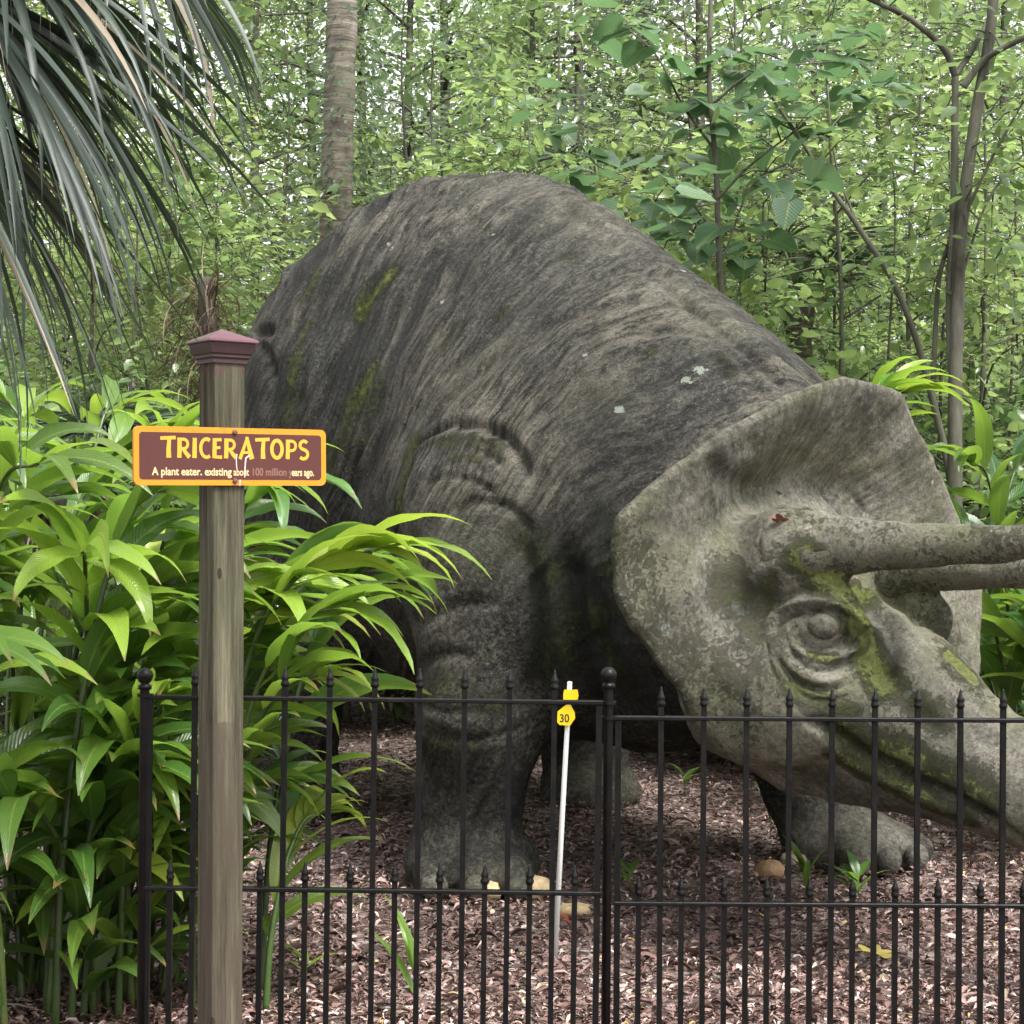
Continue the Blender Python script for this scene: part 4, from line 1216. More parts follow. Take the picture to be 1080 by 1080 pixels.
ginger_plant('ginger plant growing behind the wooden sign post', -1.12, 5.9, 5, 1.36, 3, L=0.50, tint=0.5, head=0.6, reach=.34)
ginger_plant('ginger plant at the back left below the drooping palm leaves', -1.75, 6.7, 8, 1.95, 5, L=0.45, tint=0.5)
ginger_plant('ginger plant between the sign post and the statue rump', -1.42, 6.9, 7, 1.80, 4, L=0.44, tint=0.6, reach=.36)
ginger_plant('ginger plant at the far left edge of the bed', -2.25, 6.2, 7, 1.75, 6, L=0.45, tint=0.45)
ginger_plant('low dark ginger plant hanging over the mulch in the lower left corner', -1.60, 5.85, 6, 1.02, 7, L=0.52, tint=0.32, head=-1.2, reach=0.38, start=0.08)
ginger_plant('low ginger plant behind the left fence panel next to the sign post', -1.02, 5.75, 5, 0.80, 8, L=0.34, tint=0.5, head=1.6, reach=0.22)
ginger_plant('short ginger plant beside the left ball topped fence post', -1.28, 5.95, 5, 1.10, 17, L=0.46, tint=0.45, head=-1.4, reach=0.26, start=0.1)
ginger_plant('low spreading ginger plant with dark hanging leaves at the bottom left', -1.55, 5.95, 6, 0.66, 41, L=0.40, tint=0.30, reach=0.34, nl=12, start=0.05)
ginger_plant('small leafy ginger plant low behind the left ball topped fence post', -1.20, 6.05, 6, 0.64, 42, L=0.36, tint=0.40, reach=0.26, nl=11, start=0.05)
ginger_plant('small dark ginger plant at the bottom of the left edge', -1.95, 5.95, 6, 0.70, 43, L=0.40, tint=0.25, reach=0.3, nl=12, start=0.05)
rg = np.random.RandomState(77)
r = empty('ginger_plant', tuple(G(225, 5.8))); tag(r, 'ginger plant leaning right across the statue foreleg with bright yellow green leaves', 'ginger plant', 'ginger plants')
ginger_cane(r, [G(225, 5.8), P(243, 800, 5.8), P(275, 660, 5.75), P(338, 590, 5.7), P(392, 583, 5.62)], 10, rg, 0.48, 1.0, 0.5, 0.5)
ginger_cane(r, [G(230, 5.75), P(245, 850, 5.75), P(270, 730, 5.7), P(318, 655, 5.65), P(362, 640, 5.6)], 9, rg, 0.46, 0.95, 0.5, 0.55)
ginger_cane(r, [G(228, 5.7), P(240, 880, 5.7), P(262, 790, 5.65), P(295, 725, 5.6), P(335, 712, 5.55)], 10, rg, 0.40, 0.7, 0.45, 0.6)
ginger_cane(r, [G(220, 5.6), P(221, 930, 5.62), P(228, 860, 5.62), P(243, 800, 5.62), P(262, 790, 5.6)], 9, rg, 0.27, 0.45, 0.35, 0.7)
ginger_plant('ginger plant behind the frill at the right edge with pale shiny leaves', 2.45, 8.9, 7, 1.78, 31, L=0.52, tint=0.30, reach=.5, group='ginger plants beyond the statue head')
ginger_plant('taller ginger plant beyond the frill in front of the forked tree', 2.35, 9.35, 5, 1.85, 32, L=0.5, tint=0.42, reach=.6, group='ginger plants beyond the statue head')
ginger_plant('dark ginger plant low at the right edge under the horns', 2.75, 8.6, 7, 1.35, 33, L=0.5, tint=0.28, reach=.45, group='ginger plants beyond the statue head')
ginger_plant('ginger plant with yellow green leaf tips peeping over the frill top', 1.62, 9.6, 3, 2.15, 34, L=0.42, tint=0.85, reach=.3, group='ginger plants beyond the statue head')

# ---- palms
def fan(parent, hub, axis, o0, rng, n=34, L=0.8, W=0.020, arc_=1.5, droop=(0.5, 1.4), tint=0.45, petiole=None, mat=None, name='frond'):
    axis = nrm(np.array(axis, float))
    side = nrm(np.cross(axis, [0, 0, 1.0])); upv = np.cross(side, axis)
    a = np.linspace(-arc_, arc_, n) + 0.03 * rng.randn(n)
    d = np.cos(a)[:, None] * axis + np.sin(a)[:, None] * side + (0.10 + 0.10 * rng.randn(n))[:, None] * upv
    d = nrm(d)
    hd = np.arctan2(d[:, 1], d[:, 0]); pt = np.arcsin(d[:, 2])
    m_ = MB()
    ln = L * (0.8 + 0.2 * np.cos(a)) * (0.85 + 0.25 * rng.rand(n))
    blades(m_, np.asarray(hub) - o0 + d * 0.02, hd, pt, droop[0] + (droop[1] - droop[0]) * rng.rand(n), ln, W * (0.8 + 0.4 * rng.rand(n)),
           np.where(rng.rand(n) > 0.95, 0.99, np.clip(tint + 0.2 * rng.randn(n), 0, .9)), roll=0.5 * rng.randn(n), ns=12, fold=0.35, prof='strap', curl=0.12 * rng.randn(n))
    # loose fibres
    nf = n // 3
    i = rng.randint(0, n, nf)
    blades(m_, np.asarray(hub) - o0 + d[i] * 0.25 * L, hd[i] + 0.3 * rng.randn(nf), pt[i] - 0.3, 1.2 + 0.6 * rng.rand(nf), 0.4 * L * rng.rand(nf) + 0.1, 0.0010, 0.98, ns=8, fold=0.1, prof='strap', curl=0.8 * rng.randn(nf))
    fr = m_.build(name, mat or M_PALM, parent)
    if petiole is not None:
        m_ = MB(); pp = smooth_path([np.asarray(petiole) - o0, (np.asarray(petiole) + hub) / 2 - o0 + [0, 0, 0.22], np.asarray(hub) - o0], 14)
        v, f = tube(pp, np.linspace(.018, .010, 14), 7); m_.add(v, f, 0.6)
        m_.build('petiole', M_CANE, fr)
    return fr
rp = np.random.RandomState(5)
pb = np.array([-2.15, 3.75, 0.0])
pr_ = empty('palm_tree', tuple(pb)); tag(pr_, 'dark green fan palm whose long narrow drooping leaflets hang into the top left corner', 'palm tree')
m = MB(); v, f = tube(smooth_path([(0, 0, -.05), (.03, 0, 1.0), (.0, .02, 2.0), (.05, .0, 2.95)], 24), .15 + .02 * np.sin(np.arange(24) * 2.1), 16); m.add(v, f); m.build('trunk', M_PALMBARK, pr_)
ct = pb + [0.05, 0, 2.9]
for hub, to, n, L, ar, dr in ((P(-60, -30, 3.65), P(190, 330, 3.5), 56, .98, 1.25, (.35, 1.0)), (P(-20, -70, 3.85), P(250, 160, 3.8), 50, .86, 1.2, (.3, 1.1)), (P(-120, 40, 3.5), P(60, 430, 3.4), 48, .98, 1.1, (.2, .8)),
                              (P(105, -110, 4.05), P(235, 70, 4.0), 34, .76, 1.3, (.4, 1.0)), (P(-90, -90, 3.95), P(150, 300, 3.9), 46, 1.0, 1.2, (.4, 1.2)), (P(-160, 0, 3.75), P(-10, 420, 3.65), 34, .95, 1.0, (.2, .7))):
    fan(pr_, hub, to - hub, pb, rp, int(n * 1.15), L * .9, .0135, ar, dr, 0.42, ct)
for a in (2.2, 3.0, 3.9, 1.4):
    hub = ct + [0.8 * math.cos(a), 0.8 * math.sin(a), 0.45]
    fan(pr_, hub, [math.cos(a), math.sin(a), -0.15], pb, rp, 34, .85, .0185, 1.5, (.5, 1.2), 0.45, ct)

def low_palm(label, x, y, z, n, seed, L=0.7, dead=0.0, H=0.6, group=None, name='fan_palm'):
    rng = np.random.RandomState(seed)
    b = np.array([x, y, 0.0])
    r = empty(name, tuple(b)); tag(r, label, 'palm', group)
    m_ = MB(); v, f = tube(smooth_path([(0, 0, -.05), (.03, .02, z * .5), (0, 0, z)], 16), .11 + .015 * np.sin(np.arange(16) * 2.3), 12); m_.add(v, f); m_.build('trunk', M_DARKBARK, r)
    for k in range(n):
        a = k * 2.4 + rng.rand()
        el = 0.15 + 0.9 * rng.rand()
        hub = b + [0, 0, z] + H * np.array([math.cos(a) * math.cos(el), math.sin(a) * math.cos(el), math.sin(el)])
        isd = rng.rand() < dead
        if isd: hub = b + [0.12 * math.cos(a), 0.12 * math.sin(a), z * (0.92 + .08 * rng.rand())]
        fan(r, hub, [math.cos(a), math.sin(a), -1.4 if isd else -0.05 + 0.3 * math.sin(el)], b, rng, 26, L, .015, 1.1 if isd else 1.5, (.3, .9), 0.5, None if isd else b + [0, 0, z - .05], M_DEAD if isd else M_PALM, 'dead_frond' if isd else 'frond')
    return r
low_palm('low fan palm with layered strap leaves behind the ginger left of the post', -2.2, 9.0, 1.75, 11, 3, 0.62, 0.25, .35)
dx_ = G(226, 10.6)
r = empty('dead_palm', tuple(dx_)); tag(r, 'dark dead palm stub shaggy with dry twigs right behind the sign post cap', 'palm')
rd = np.random.RandomState(12)
m = MB(); v, f = tube(smooth_path([(0, 0, -.05), (.02, 0, 1.4), (-.03, 0, 2.5), (-.05, 0, 2.98)], 40), (.075 + .012 * rd.rand(40)) * np.linspace(1.1, .55, 40), 14); m.add(v, f); m.build('trunk', M_DARKBARK, r)
m = MB(); n = 420; aa = rd.rand(n) * 6.28
blades(m, np.column_stack([-.04 + .07 * np.cos(aa), .07 * np.sin(aa), 2.2 + .75 * rd.rand(n)]), aa, .9 * rd.randn(n) * .6 + .1, .8 + 1.3 * rd.rand(n), .2 + .45 * rd.rand(n) ** 1.5, .003 + .006 * rd.rand(n) ** 2, np.clip(.35 + .3 * rd.randn(n), 0, 1), ns=8, prof='strap', fold=.2, curl=.9 * rd.randn(n))
m.build('dry_fibres', M_DEAD, r)
low_palm('pale fan palmetto in the gap right of the hump beneath the heart shaped leaves', (842 - 540) / F * 14, 14, 3.35, 9, 6, .75, 0.1, .4)
low_palm('brown palm skirted with dead fronds just above the top of the statue hump', (632 - 540) / F * 14.5, 14.5, 4.2, 12, 9, .8, 0.85, .4, name='dead_palm')

# ---- broad-leaved plants
HEART_V = np.array([(0, 0, 0), (-.16, -.22, .05), (-.05, -.42, .10), (.2, -.47, .10), (.5, -.34, .05), (.76, -.19, -.04), (.94, 0, -.12), (.76, .19, -.04), (.5, .34, .05), (.2, .47, .10), (-.05, .42, .10), (-.16, .22, .05), (.28, 0, -.02), (.6, 0, -.06)], float)
HEART_V = HEART_V * [1, 1.12, 1]
HEART_F = [np.array([(0, 12, 2, 1), (12, 13, 4, 3), (0, 11, 10, 12), (12, 9, 8, 13)]), np.array([(12, 3, 2), (13, 5, 4), (13, 6, 5), (13, 7, 6), (13, 8, 7), (12, 10, 9)])]
DIA_V = np.array([(0, 0, 0), (.45, -.24, .03), (1, 0, -.05), (.45, .24, .03)], float)
DIA_F = np.array([(0, 1, 2, 3)])

OVAL_V = LEAF_V * [1, 1.55, 1]
ROUND_V = LEAF_V * [1, 2.1, 1]
def woody_meshes(seed, H, r0, nb, blen, c0, nleaf, leafl, tmpl=(LEAF_V, LEAF_F), lean=(0, 0), up=0.5, clump=0.13, wig=0.05, stems=1, sub=5, tint=0.5):
    rng = np.random.RandomState(seed)
    tb, cb = MB(), MB()
    P_, D_ = [], []
    for s in range(stems):
        n = 18
        t = np.linspace(0, 1, n)
        ln = np.array(lean) + (0.16 * rng.randn(2) if stems > 1 else 0)
        path = np.column_stack([ln[0] * H * t ** 1.4 + wig * H * 0.5 * (vnoise(np.column_stack([t * 3, t * 0 + s, t * 0 + seed * .37]), 1)) * t,
                                ln[1] * H * t ** 1.4 + wig * H * 0.5 * (vnoise(np.column_stack([t * 3, t * 0 + s + 5, t * 0 + seed * .37]), 2)) * t, H * (0.85 + 0.15 * rng.rand() if stems > 1 else 1.0) * t - 0.05])
        rad = r0 * (1 - 0.85 * t ** 1.1) / math.sqrt(stems)
        v, f = tube(path, rad, 9 if r0 > .04 else 6); tb.add(v, f)
        for k in range(nb):
            tt = c0 + (1 - c0) * ((k + rng.rand()) / nb)
            i = min(int(tt * (n - 1)), n - 2)
            b0_ = path[i] + (path[i + 1] - path[i]) * (tt * (n - 1) - i)
            a = rng.rand() * 6.283
            l = blen * (1.05 - 0.6 * (tt - c0) / (1 - c0 + 1e-6)) * (0.7 + 0.6 * rng.rand())
            u = up * (0.5 + rng.rand())
            d = nrm(np.array([math.cos(a), math.sin(a), u]))
            bp = smooth_path([b0_, b0_ + d * l * .5 + 0.06 * l * rng.randn(3), b0_ + d * l + [0, 0, -0.12 * l] + 0.10 * l * rng.randn(3)], 9)
            v, f = tube(bp, np.linspace(max(rad[i] * .55, .004), .003, 9), 5); tb.add(v, f)
            for q in range(sub):
                j = 3 + rng.randint(0, 6)
                d2 = nrm(d + 0.9 * rng.randn(3) * [1, 1, .6])
                l2 = l * (0.25 + 0.35 * rng.rand())
                sp_ = np.array([bp[j], bp[j] + d2 * l2 * .5, bp[j] + d2 * l2 + [0, 0, -.08 * l2]])
                v, f = tube(sp_, [.004, .003, .002], 4, False); tb.add(v, f)
                P_.append(sp_[1]); P_.append(sp_[2]); D_.append(d2); D_.append(d2)
            for j in (5, 8): P_.append(bp[j]); D_.append(d)
    P_, D_ = np.array(P_), np.array(D_)
    wt = rng.rand(len(P_)) ** 3 + 0.03; wt /= wt.sum()
    i = rng.choice(len(P_), nleaf, p=wt)
    off = rng.randn(nleaf, 3) * clump * blen * [1, 1, .55]
    pos = P_[i] + off
    pos[:, 2] = np.maximum(pos[:, 2], 0.04)
    dr = nrm(D_[i] * [1, 1, .3] + 0.9 * nrm(off) + 0.6 * rng.randn(nleaf, 3) * [1, 1, .5] + [0, 0, -.25])
    nr = np.column_stack([0.55 * rng.randn(nleaf), 0.55 * rng.randn(nleaf), np.ones(nleaf)])
    ct_ = rng.rand(len(P_))
    inst(cb, tmpl[0], tmpl[1], pos, dr, nr, leafl * (0.45 + 0.95 * rng.rand(nleaf) ** 1.3), np.clip(tint + 0.22 * rng.randn(nleaf) + 0.35 * (ct_[i] - .5), 0, 1))
    return tb, cb

def woody(name, label, cat, group, loc, tb, cb, bark, leaf):
    r = empty(name, loc); tag(r, label, cat, group)
    tb.build('trunk' if name.endswith('tree') or 'sapling' in name else 'stems', bark, r)
    cb.build('crown' if name.endswith('tree') or 'sapling' in name else 'foliage', leaf, r)
    return r

KINDS = {   # prototypes
 'lime':  dict(name='lime_green_shrub', H=3.6, r0=.035, nb=12, blen=1.25, c0=.12, nleaf=4200, leafl=.085, stems=3, leaf='L', cat='shrub'),
 'grey':  dict(name='small_leaved_shrub', H=3.8, r0=.045, nb=14, blen=1.15, c0=.10, nleaf=5400, leafl=.06, stems=3, leaf='G', cat='shrub'),
 'mid':   dict(name='broad_leaved_shrub', H=2.7, r0=.03, nb=10, blen=.95, c0=.08, nleaf=1500, leafl=.125, stems=3, leaf='M', cat='shrub'),
 'low':   dict(name='low_shrub', H=1.3, r0=.02, nb=9, blen=.6, c0=.05, nleaf=1300, leafl=.095, stems=4, leaf='M', cat='shrub'),
 'sap':   dict(name='slender_sapling', H=5.2, r0=.022, nb=16, blen=.95, c0=.22, nleaf=620, leafl=.13, stems=1, leaf='L', cat='sapling', wig=.18, clump=.12, sub=7),
 'sapm':  dict(name='slender_sapling', H=6.2, r0=.034, nb=18, blen=1.2, c0=.25, nleaf=800, leafl=.12, stems=1, leaf='M', cat='sapling', wig=.22, clump=.12),
 'treel': dict(name='lime_leaved_tree', H=11, r0=.11, nb=26, blen=2.6, c0=.14, nleaf=8500, leafl=.105, stems=1, leaf='L', cat='tree', up=.35),
 'treem': dict(name='green_leaved_tree', H=12, r0=.14, nb=28, blen=2.7, c0=.12, nleaf=9000, leafl=.115, stems=1, leaf='M', cat='tree', up=.35),
 'treeg': dict(name='grey_leaved_tree', H=10, r0=.12, nb=26, blen=2.4, c0=.12, nleaf=9500, leafl=.082, stems=1, leaf='G', cat='tree', up=.35),
}
LEAFM = {'L': M_LIME, 'G': M_GREY, 'M': M_MID}
KLAB = {
 'lime': ('yellow green loose leaved shrub growing in the wood behind the statue', 'yellow green shrubs in the wood'),
 'grey': ('grey green shrub of tiny dense leaves growing in the wood behind the statue', 'small leaved shrubs in the wood'),
 'mid': ('mid green broad leaved shrub growing in the wood behind the statue', 'broad leaved shrubs in the wood'),
 'low': ('knee high leafy green shrub on the ground behind the statue', 'low shrubs behind the statue'),
 'sap': ('slender dark stemmed sapling with sparse yellow green leaves behind the statue', 'yellow green saplings in the wood'),
 'sapm': ('slender brown stemmed sapling with sparse mid green leaves behind the statue', 'mid green saplings in the wood'),
 'treel': ('tall yellow green tree filling the wood behind', 'yellow green trees in the wood'),
 'treem': ('tall mid green tree filling the wood behind', 'mid green trees in the wood'),
 'treeg': ('tall grey green tree of fine leaves filling the wood behind', 'grey green trees in the wood'),
}
PROTO = {}
def plant(kind, X, d, sc=1.0, rot=0.0):
    K = KINDS[kind]
    if kind not in PROTO:
        a = {k: v for k, v in K.items() if k not in ('name', 'leaf', 'cat')}
        tb, cb = woody_meshes(100 + len(PROTO), **a)
        o = woody(K['name'], KLAB[kind][0], K['cat'], KLAB[kind][1], (0, 0, 0), tb, cb, M_DARKBARK if kind in ('sap', 'low', 'grey') else M_BARK, LEAFM[K['leaf']])
        PROTO[kind] = o
    else:
        o = copy_tree(PROTO[kind])
    o.location = tuple(G(X, d)); o.rotation_euler = (0, 0, rot); o.scale = (sc,) * 3
    return o
rl = np.random.RandomState(21)
for k_, t_ in (('lime', LEAF_V * [1, 1.25, 1]), ('grey', OVAL_V), ('mid', OVAL_V), ('sap', OVAL_V), ('sapm', LEAF_V * [1, 1.25, 1]), ('treel', LEAF_V * [1, 1.3, 1]), ('treeg', OVAL_V), ('low', LEAF_V * [1, 1.2, 1])):
    KINDS[k_]['tmpl'] = (t_, LEAF_F)
def row(spec):
    for kind, X, d, sc in spec: plant(kind, X, d, sc, rl.rand() * 6.28)
row([('low', 690, 12.2, 1.0), ('low', 760, 11.6, 1.1), ('low', 830, 11.0, 1.1), ('low', 900, 10.8, 1.2), ('low', 975, 10.6, 1.2), ('low', 1050, 10.4, 1.1), ('low', 1120, 10.8, 1.1), ('low', 860, 12.6, 1.5), ('low', 940, 12.4, 1.5), ('low', 1030, 12.4, 1.5), ('low', 780, 13.2, 1.7),
     ('low', 40, 9.8, 1.2), ('low', 150, 10.4, 1.1), ('low', -40, 9.0, 1.2), ('low', 260, 12.4, 1.3), ('low', 60, 12.0, 1.5), ('low', 330, 13.6, 1.6), ('low', 420, 13.4, 1.6)])
row([('mid', 1070, 11.8, .95), ('mid', 905, 13.4, 1.0), ('mid', 760, 14.2, 1.05), ('mid', 700, 13.2, 1.0), ('mid', 1010, 13.6, 1.1), ('mid', 120, 13.6, 1.0), ('mid', 0, 12.2, 1.0), ('mid', 470, 14.2, 1.2), ('mid', 560, 15.2, 1.3), ('mid', -80, 13.5, 1.1), ('mid', 1150, 13, 1.1)])
row([('lime', 180, 15.5, 1.15), ('lime', 260, 14.8, 1.1), ('lime', 100, 16.5, 1.2), ('lime', 300, 17.2, 1.35), ('lime', 210, 19, 1.5), ('lime', 20, 17.5, 1.3), ('lime', 560, 17, 1.2), ('lime', 620, 18, 1.3), ('lime', 920, 17.0, 1.15), ('lime', 1040, 16.5, 1.1), ('lime', 820, 18.5, 1.3), ('lime', 980, 20, 1.5), ('lime', 1130, 18, 1.3), ('lime', 400, 20, 1.5), ('lime', -60, 19, 1.4)])
row([('grey', 410, 15.0, 1.15), ('grey', 480, 16.0, 1.25), ('grey', 640, 15.6, 1.2), ('grey', 700, 16.8, 1.3), ('grey', 580, 19.5, 1.6), ('grey', 790, 16.5, 1.15), ('grey', 1080, 19.0, 1.4), ('grey', 890, 20.5, 1.5), ('grey', 350, 18.5, 1.4), ('grey', 740, 20.5, 1.6)])
row([('sap', 560, 13.0, .9), ('sap', 690, 12.4, .8), ('sap', 820, 12.0, .85), ('sap', 930, 11.6, .8), ('sap', 875, 14.0, 1.0), ('sap', 240, 13.5, .9), ('sap', 500, 14.5, 1.0), ('sap', 1060, 12.4, .9),
     ('sapm', 757, 12.6, .95), ('sapm', 790, 13.6, .9), ('sapm', 720, 14.6, 1.0), ('sapm', 960, 13.2, .9), ('sapm', 1075, 14.0, .95), ('sapm', 580, 16.0, 1.0), ('sapm', 90, 14.2, .95), ('sapm', 290, 16.2, 1.0), ('sapm', 440, 16.8, 1.1), ('sapm', 840, 16.2, 1.0)])
row([('treel', 120, 23, .95), ('treel', 270, 25, 1.0), ('treel', 560, 24, .9), ('treel', 860, 24, .95), ('treel', 1010, 26, 1.0), ('treel', -60, 25, 1.0), ('treel', 1180, 24, 1.0),
     ('treem', 30, 27, 1.0), ('treem', 380, 26, 1.0), ('treem', 470, 28, 1.1), ('treem', 680, 26, 1.0), ('treem', 930, 28, 1.1), ('treem', 1110, 28, 1.0), ('treem', 200, 29, 1.1), ('treem', -140, 27, 1.0),
     ('treeg', 430, 23, 1.0), ('treeg', 610, 22.5, 1.05), ('treeg', 740, 24, 1.1), ('treeg', 330, 28, 1.2), ('treeg', 800, 29, 1.2), ('treeg', 1060, 23, 1.0)])

row([('sapm', 545, 12.6, .75), ('sapm', 655, 13.8, .8), ('sapm', 890, 12.2, .85), ('sapm', 1030, 11.4, .8), ('sapm', 180, 12.8, .8), ('sap', 620, 13.4, .85), ('sap', 790, 12.4, .8), ('sap', 985, 12.0, .9), ('sap', 130, 12.6, .85), ('sap', 420, 14.2, .9), ('sapm', 470, 13.6, .85)])
# the ringed straight trunk left of the hump, with a creeper of small leaves
tb, cb = MB(), MB()
bx0 = G(351, 14.0)
pts = [P(352, 780, 14) - bx0, P(352, 500, 14) - bx0, P(354, 250, 14) - bx0, P(361, 0, 14) - bx0, P(365, -250, 14) - bx0, P(366, -420, 14) - bx0]
v, f = tube(smooth_path(pts, 60), (.125 + .006 * np.sin(np.arange(60) * 1.9)) * np.linspace(1.08, .85, 60), 18); tb.add(v, f)
tt2, cc2 = woody_meshes(61, 3.2, .06, 16, 2.2, .1, 3600, .17, up=.4)
r = empty('tall_straight_tree', tuple(bx0)); tag(r, 'tall tree with a straight ringed pale brown trunk left of the statue hump', 'tree')
tb.build('trunk', M_PALMBARK, r)
for mbx, nm, mt in ((tt2, 'limbs', M_BARK), (cc2, 'crown', M_MID)):
    mbx.v = [a + pts[-1] - [0, 0, .2] for a in mbx.v]; mbx.build(nm, mt, r)
rc = np.random.RandomState(8)
m = MB(); n = 1500
zz = 1.6 + 3.9 * rc.rand(n); aa = rc.rand(n) * 6.283
m_pos = np.column_stack([0.02 + (.14 + .22 * rc.rand(n) ** 2) * np.cos(aa) + .12, (.14 + .2 * rc.rand(n) ** 2) * np.sin(aa), zz])
inst(m, LEAF_V, LEAF_F, m_pos, np.column_stack([np.cos(aa), np.sin(aa), -.5 + .5 * rc.randn(n)]), np.column_stack([np.cos(aa) + .4 * rc.randn(n), np.sin(aa) + .4 * rc.randn(n), .8 + 0 * aa]), .055 + .05 * rc.rand(n), np.clip(.5 + .25 * rc.randn(n), 0, 1))
o = m.build('creeper', M_GREY, None, loc=tuple(bx0)); tag(o, 'grey green creeper of small leaves climbing the straight ringed trunk', 'creeper')

# forked tree at the right
def limbs_tree(name, label, cat, base, limbs, bark, leafm, nleaf, leafl, seed, spread, tmpl=(LEAF_V, LEAF_F), tint=.5, tips=None, flatn=.55):
    r = empty(name, tuple(base)); tag(r, label, cat)
    rng = np.random.RandomState(seed)
    tb = MB(); ends = []
    for pts, r0_, r1_ in limbs:
        k = 10 * len(pts)
        p = smooth_path(np.array(pts) - base, k)
        p = p + 0.012 * np.column_stack([fbm(p * 2.2, 2, 3), fbm(p * 2.2, 2, 4), 0 * p[:, 0]])
        v, f = tube(p, np.linspace(r0_, r1_, k) * (1 + .10 * vnoise(p * 9, 2)), 12 if r0_ > .02 else 6); tb.add(v, f)
        for q in range(5):
            j = int(k * (.45 + .5 * rng.rand()))
            d = nrm(rng.randn(3) * [1, 1, .5] + [0, 0, .25]); l = spread * (.4 + .6 * rng.rand())
            sp_ = np.array([p[j], p[j] + d * l * .5, p[j] + d * l + [0, 0, -.06]])
            v, f = tube(sp_, [.006, .004, .002], 4, False); tb.add(v, f)
            ends += [sp_[1], sp_[2]]
    tb.build('trunk', bark, r)
    ends = np.array(ends) if tips is None else np.array(tips) - base
    i = rng.randint(0, len(ends), nleaf)
    off = rng.randn(nleaf, 3) * spread * .28 * [1, 1, .5]
    cb = MB()
    inst(cb, tmpl[0], tmpl[1], ends[i] + off, nrm(nrm(off) * [1, 1, .4] + .5 * rng.randn(nleaf, 3) * [1, 1, .2] + [0, -.25, -.2]), np.column_stack([flatn * rng.randn(nleaf), flatn * rng.randn(nleaf) - .22, np.ones(nleaf)]), leafl * (.6 + .6 * rng.rand(nleaf)), np.clip(tint + .22 * rng.randn(nleaf), 0, 1))
    cb.build('crown', leafm, r)
    return r
D1 = 9.9
fb = G(1004, D1)
limbs_tree('forked_tree', 'thin forked brown tree at the right, its dark left limb arching to the top edge', 'tree', fb,
  [([fb - [0, 0, .05], P(1006, 640, D1), P(1008, 440, D1), P(1010, 330, D1), P(1014, 230, D1), P(1030, 120, D1), P(1046, 20, D1), P(1052, -90, D1), P(1056, -240, D1)], .047, .024),
   ([P(1008, 430, D1), P(1002, 330, D1 + .03), P(1006, 200, D1 + .05), P(1008, 75, D1 + .05)], .026, .020),
   ([P(1008, 80, D1 + .05), P(996, 52, D1), P(960, 20, D1 - .1), P(912, -4, D1 - .25), P(840, -40, D1 - .4)], .021, .012),
   ([P(1008, 80, D1 + .05), P(1030, 45, D1 + .1), P(1050, 0, D1 + .2), P(1062, -80, D1 + .3)], .018, .010),
   ([P(1016, 92, D1), P(1040, 62, D1 - .05), P(1080, 40, D1 - .15), P(1140, 10, D1 - .3)], .022, .012),
   ([P(1010, 240, D1), P(1050, 160, D1 - .1), P(1090, 90, D1 - .2)], .011, .005),
   ([P(1012, 300, D1), P(1040, 215, D1 + .1), P(1090, 150, D1 + .3)], .010, .005),
   ([P(985, 400, D1 + .1), P(990, 300, D1 + .1), P(1002, 250, D1 + .05)], .016, .012)], M_BARK, M_MID, 420, .11, 3, .45, (LEAF_V * [1, 1.6, 1], LEAF_F))
D2 = 10.4
lb = G(1012, D2)
limbs_tree('leaning_sapling', 'bare pale brown sapling leaning left from beside the forked tree', 'sapling', lb,
  [([lb - [0, 0, .05], P(1008, 560, D2), P(985, 425, D2), P(950, 315, D2), P(905, 240, D2), P(868, 188, D2), P(845, 150, D2), P(800, 80, D2)], .026, .009),
   ([P(905, 240, D2), P(880, 170, D2 + .1), P(873, 90, D2 + .2)], .008, .004)], M_BARK, M_LIME, 90, .10, 4, .4)
# heart-leaved sapling
D3 = 10.6
hb = G(838, D3 + .1)
hp = [(700, 205), (722, 200), (745, 195), (770, 192), (800, 196), (712, 235), (732, 240), (765, 232), (795, 240), (700, 232), (690, 170), (712, 165), (735, 142), (760, 145), (790, 145), (752, 105), (775, 110), (803, 70), (820, 62), (850, 72), (760, 70), (740, 75), (720, 105),
      (700, 95), (822, 120), (850, 125), (835, 148), (862, 140), (880, 75), (930, 98), (925, 92), (905, 40), (890, 130), (635, 175), (612, 150), (568, 105), (590, 128), (645, 30), (830, 190), (845, 180), (805, 215), (780, 265), (768, 275), (725, 265), (690, 60), (870, 60), (665, 25)]
rh = np.random.RandomState(2)
tips = np.array([P(x + 6 * rh.randn(), y + 6 * rh.randn(), D3 + .35 * rh.randn()) for x, y in hp])
limbs_tree('heart_leaved_sapling', 'sapling with big blue green heart shaped leaves right of the statue hump', 'sapling', hb,
  [([hb - [0, 0, .05], P(800, 520, D3 + .1), P(762, 320, D3 + .05), P(755, 180, D3), P(748, 60, D3), P(752, -60, D3)], .024, .012),
   ([P(756, 250, D3), P(730, 215, D3 - .1), P(700, 190, D3 - .2)], .010, .004), ([P(756, 210, D3), P(790, 175, D3 - .1), P(850, 130, D3 - .2)], .010, .004),
   ([P(755, 160, D3), P(720, 110, D3 + .1), P(690, 55, D3 + .15), P(640, 15, D3 + .2)], .010, .004), ([P(752, 110, D3), P(800, 75, D3 - .1), P(880, 65, D3 - .2)], .009, .004),
   ([P(756, 290, D3), P(790, 200, D3 + .2), P(830, 172, D3 + .2)], .008, .004)], M_BARK, M_HEART, 230, .185, 5, .35, (HEART_V, HEART_F), .5, tips, .28)

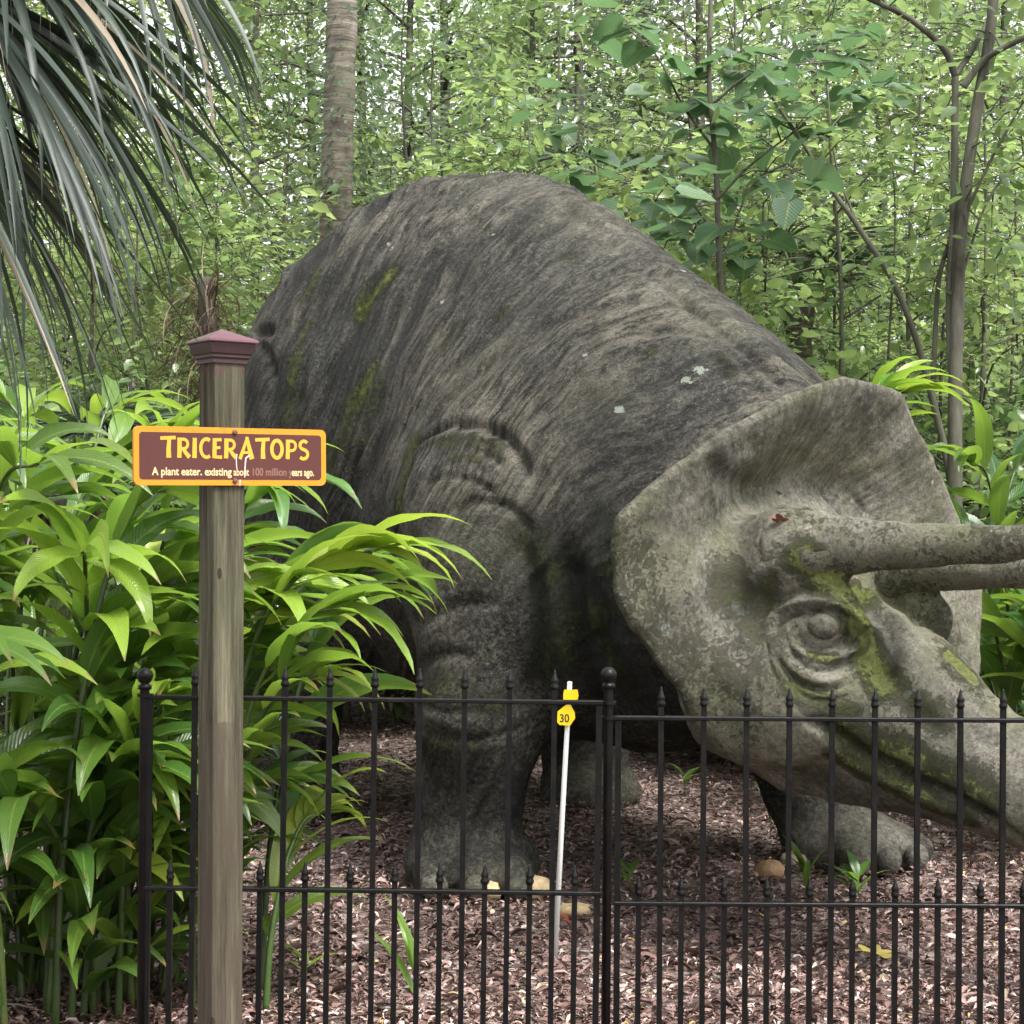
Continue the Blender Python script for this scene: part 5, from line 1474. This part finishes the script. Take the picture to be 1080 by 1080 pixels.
# the wood beyond reads as one mass of leaves
rw = np.random.RandomState(44)
m = MB()
for cx_, n_, col_ in ((0, 500, .0), ):
    c = np.column_stack([rw.uniform(-26, 26, n_), rw.uniform(31, 46, n_), 19 * rw.rand(n_) ** 1.1])
    q = 420
    i = np.repeat(np.arange(n_), q)
    rad = rw.uniform(.8, 2.0, n_)[i][:, None]
    pos = c[i] + rad * rw.randn(len(i), 3) * [.65, .65, .45]
    pos[:, 2] = np.abs(pos[:, 2])
    ct_ = rw.rand(n_)
    inst(m, DIA_V, DIA_F, pos, rw.randn(len(i), 3) * [1, 1, .5] + [0, 0, -.2], np.column_stack([.7 * rw.randn(len(i)), .7 * rw.randn(len(i)) - .3, np.ones(len(i))]), .14 + .16 * rw.rand(len(i)), np.clip(.60 + .2 * rw.randn(len(i)) + .6 * (ct_[i] - .45), 0, 1))
tag(m.build('far_wood', M_LIME), 'mass of pale green leaves of the wood far behind', 'wood', kind='stuff')

# ---- small plants on the mulch
def seedling(label, X, d, n, L, seed, tint=.6, wide=.12, pit=.7):
    rng = np.random.RandomState(seed)
    b = G(X, d)
    m_ = MB()
    v, f = tube(np.array([[0, 0, -.02], [.004, 0, L * .35], [0, .004, L * .7]]), [.003, .0025, .0015], 5); m_.add(v, f, .4)
    blades(m_, np.array([[0, 0, L * (.25 + .45 * rng.rand())] for _ in range(n)]), rng.rand(n) * 6.28, pit + .2 * rng.randn(n), .9, L * (.7 + .5 * rng.rand(n)), L * wide, np.clip(tint + .15 * rng.randn(n), 0, 1), ns=7, fold=.2)
    o = m_.build('seedling', M_GINGER, None, loc=tuple(b)); tag(o, label, 'seedling', 'seedlings in the mulch')
seedling('small green seedling at the foot of the centre fence post', 664, 7.6, 6, .13, 1)
seedling('single upright green blade in the near mulch behind the left fence panel', 439, 5.62, 3, .30, 2, .75, .07, 1.35)
seedling('small seedling under the belly beyond the fence', 722, 10.2, 5, .16, 3)
seedling('tuft of green shoots beside the far foreleg', 812, 8.9, 9, .22, 4, .6, .07, 1.2)
seedling('dark leafy seedling below the far forefoot', 905, 7.3, 12, .18, 5, .3)
seedling('small weed between the two forefeet of the statue', 850, 7.4, 8, .20, 6, .3, .08, 1.0)
seedling('yellowish seedling near the bottom left beside the sign post', 322, 6.1, 5, .12, 7, .9)
seedling('green seedling at the right edge beside the snout', 1066, 8.3, 10, .45, 8, .55)
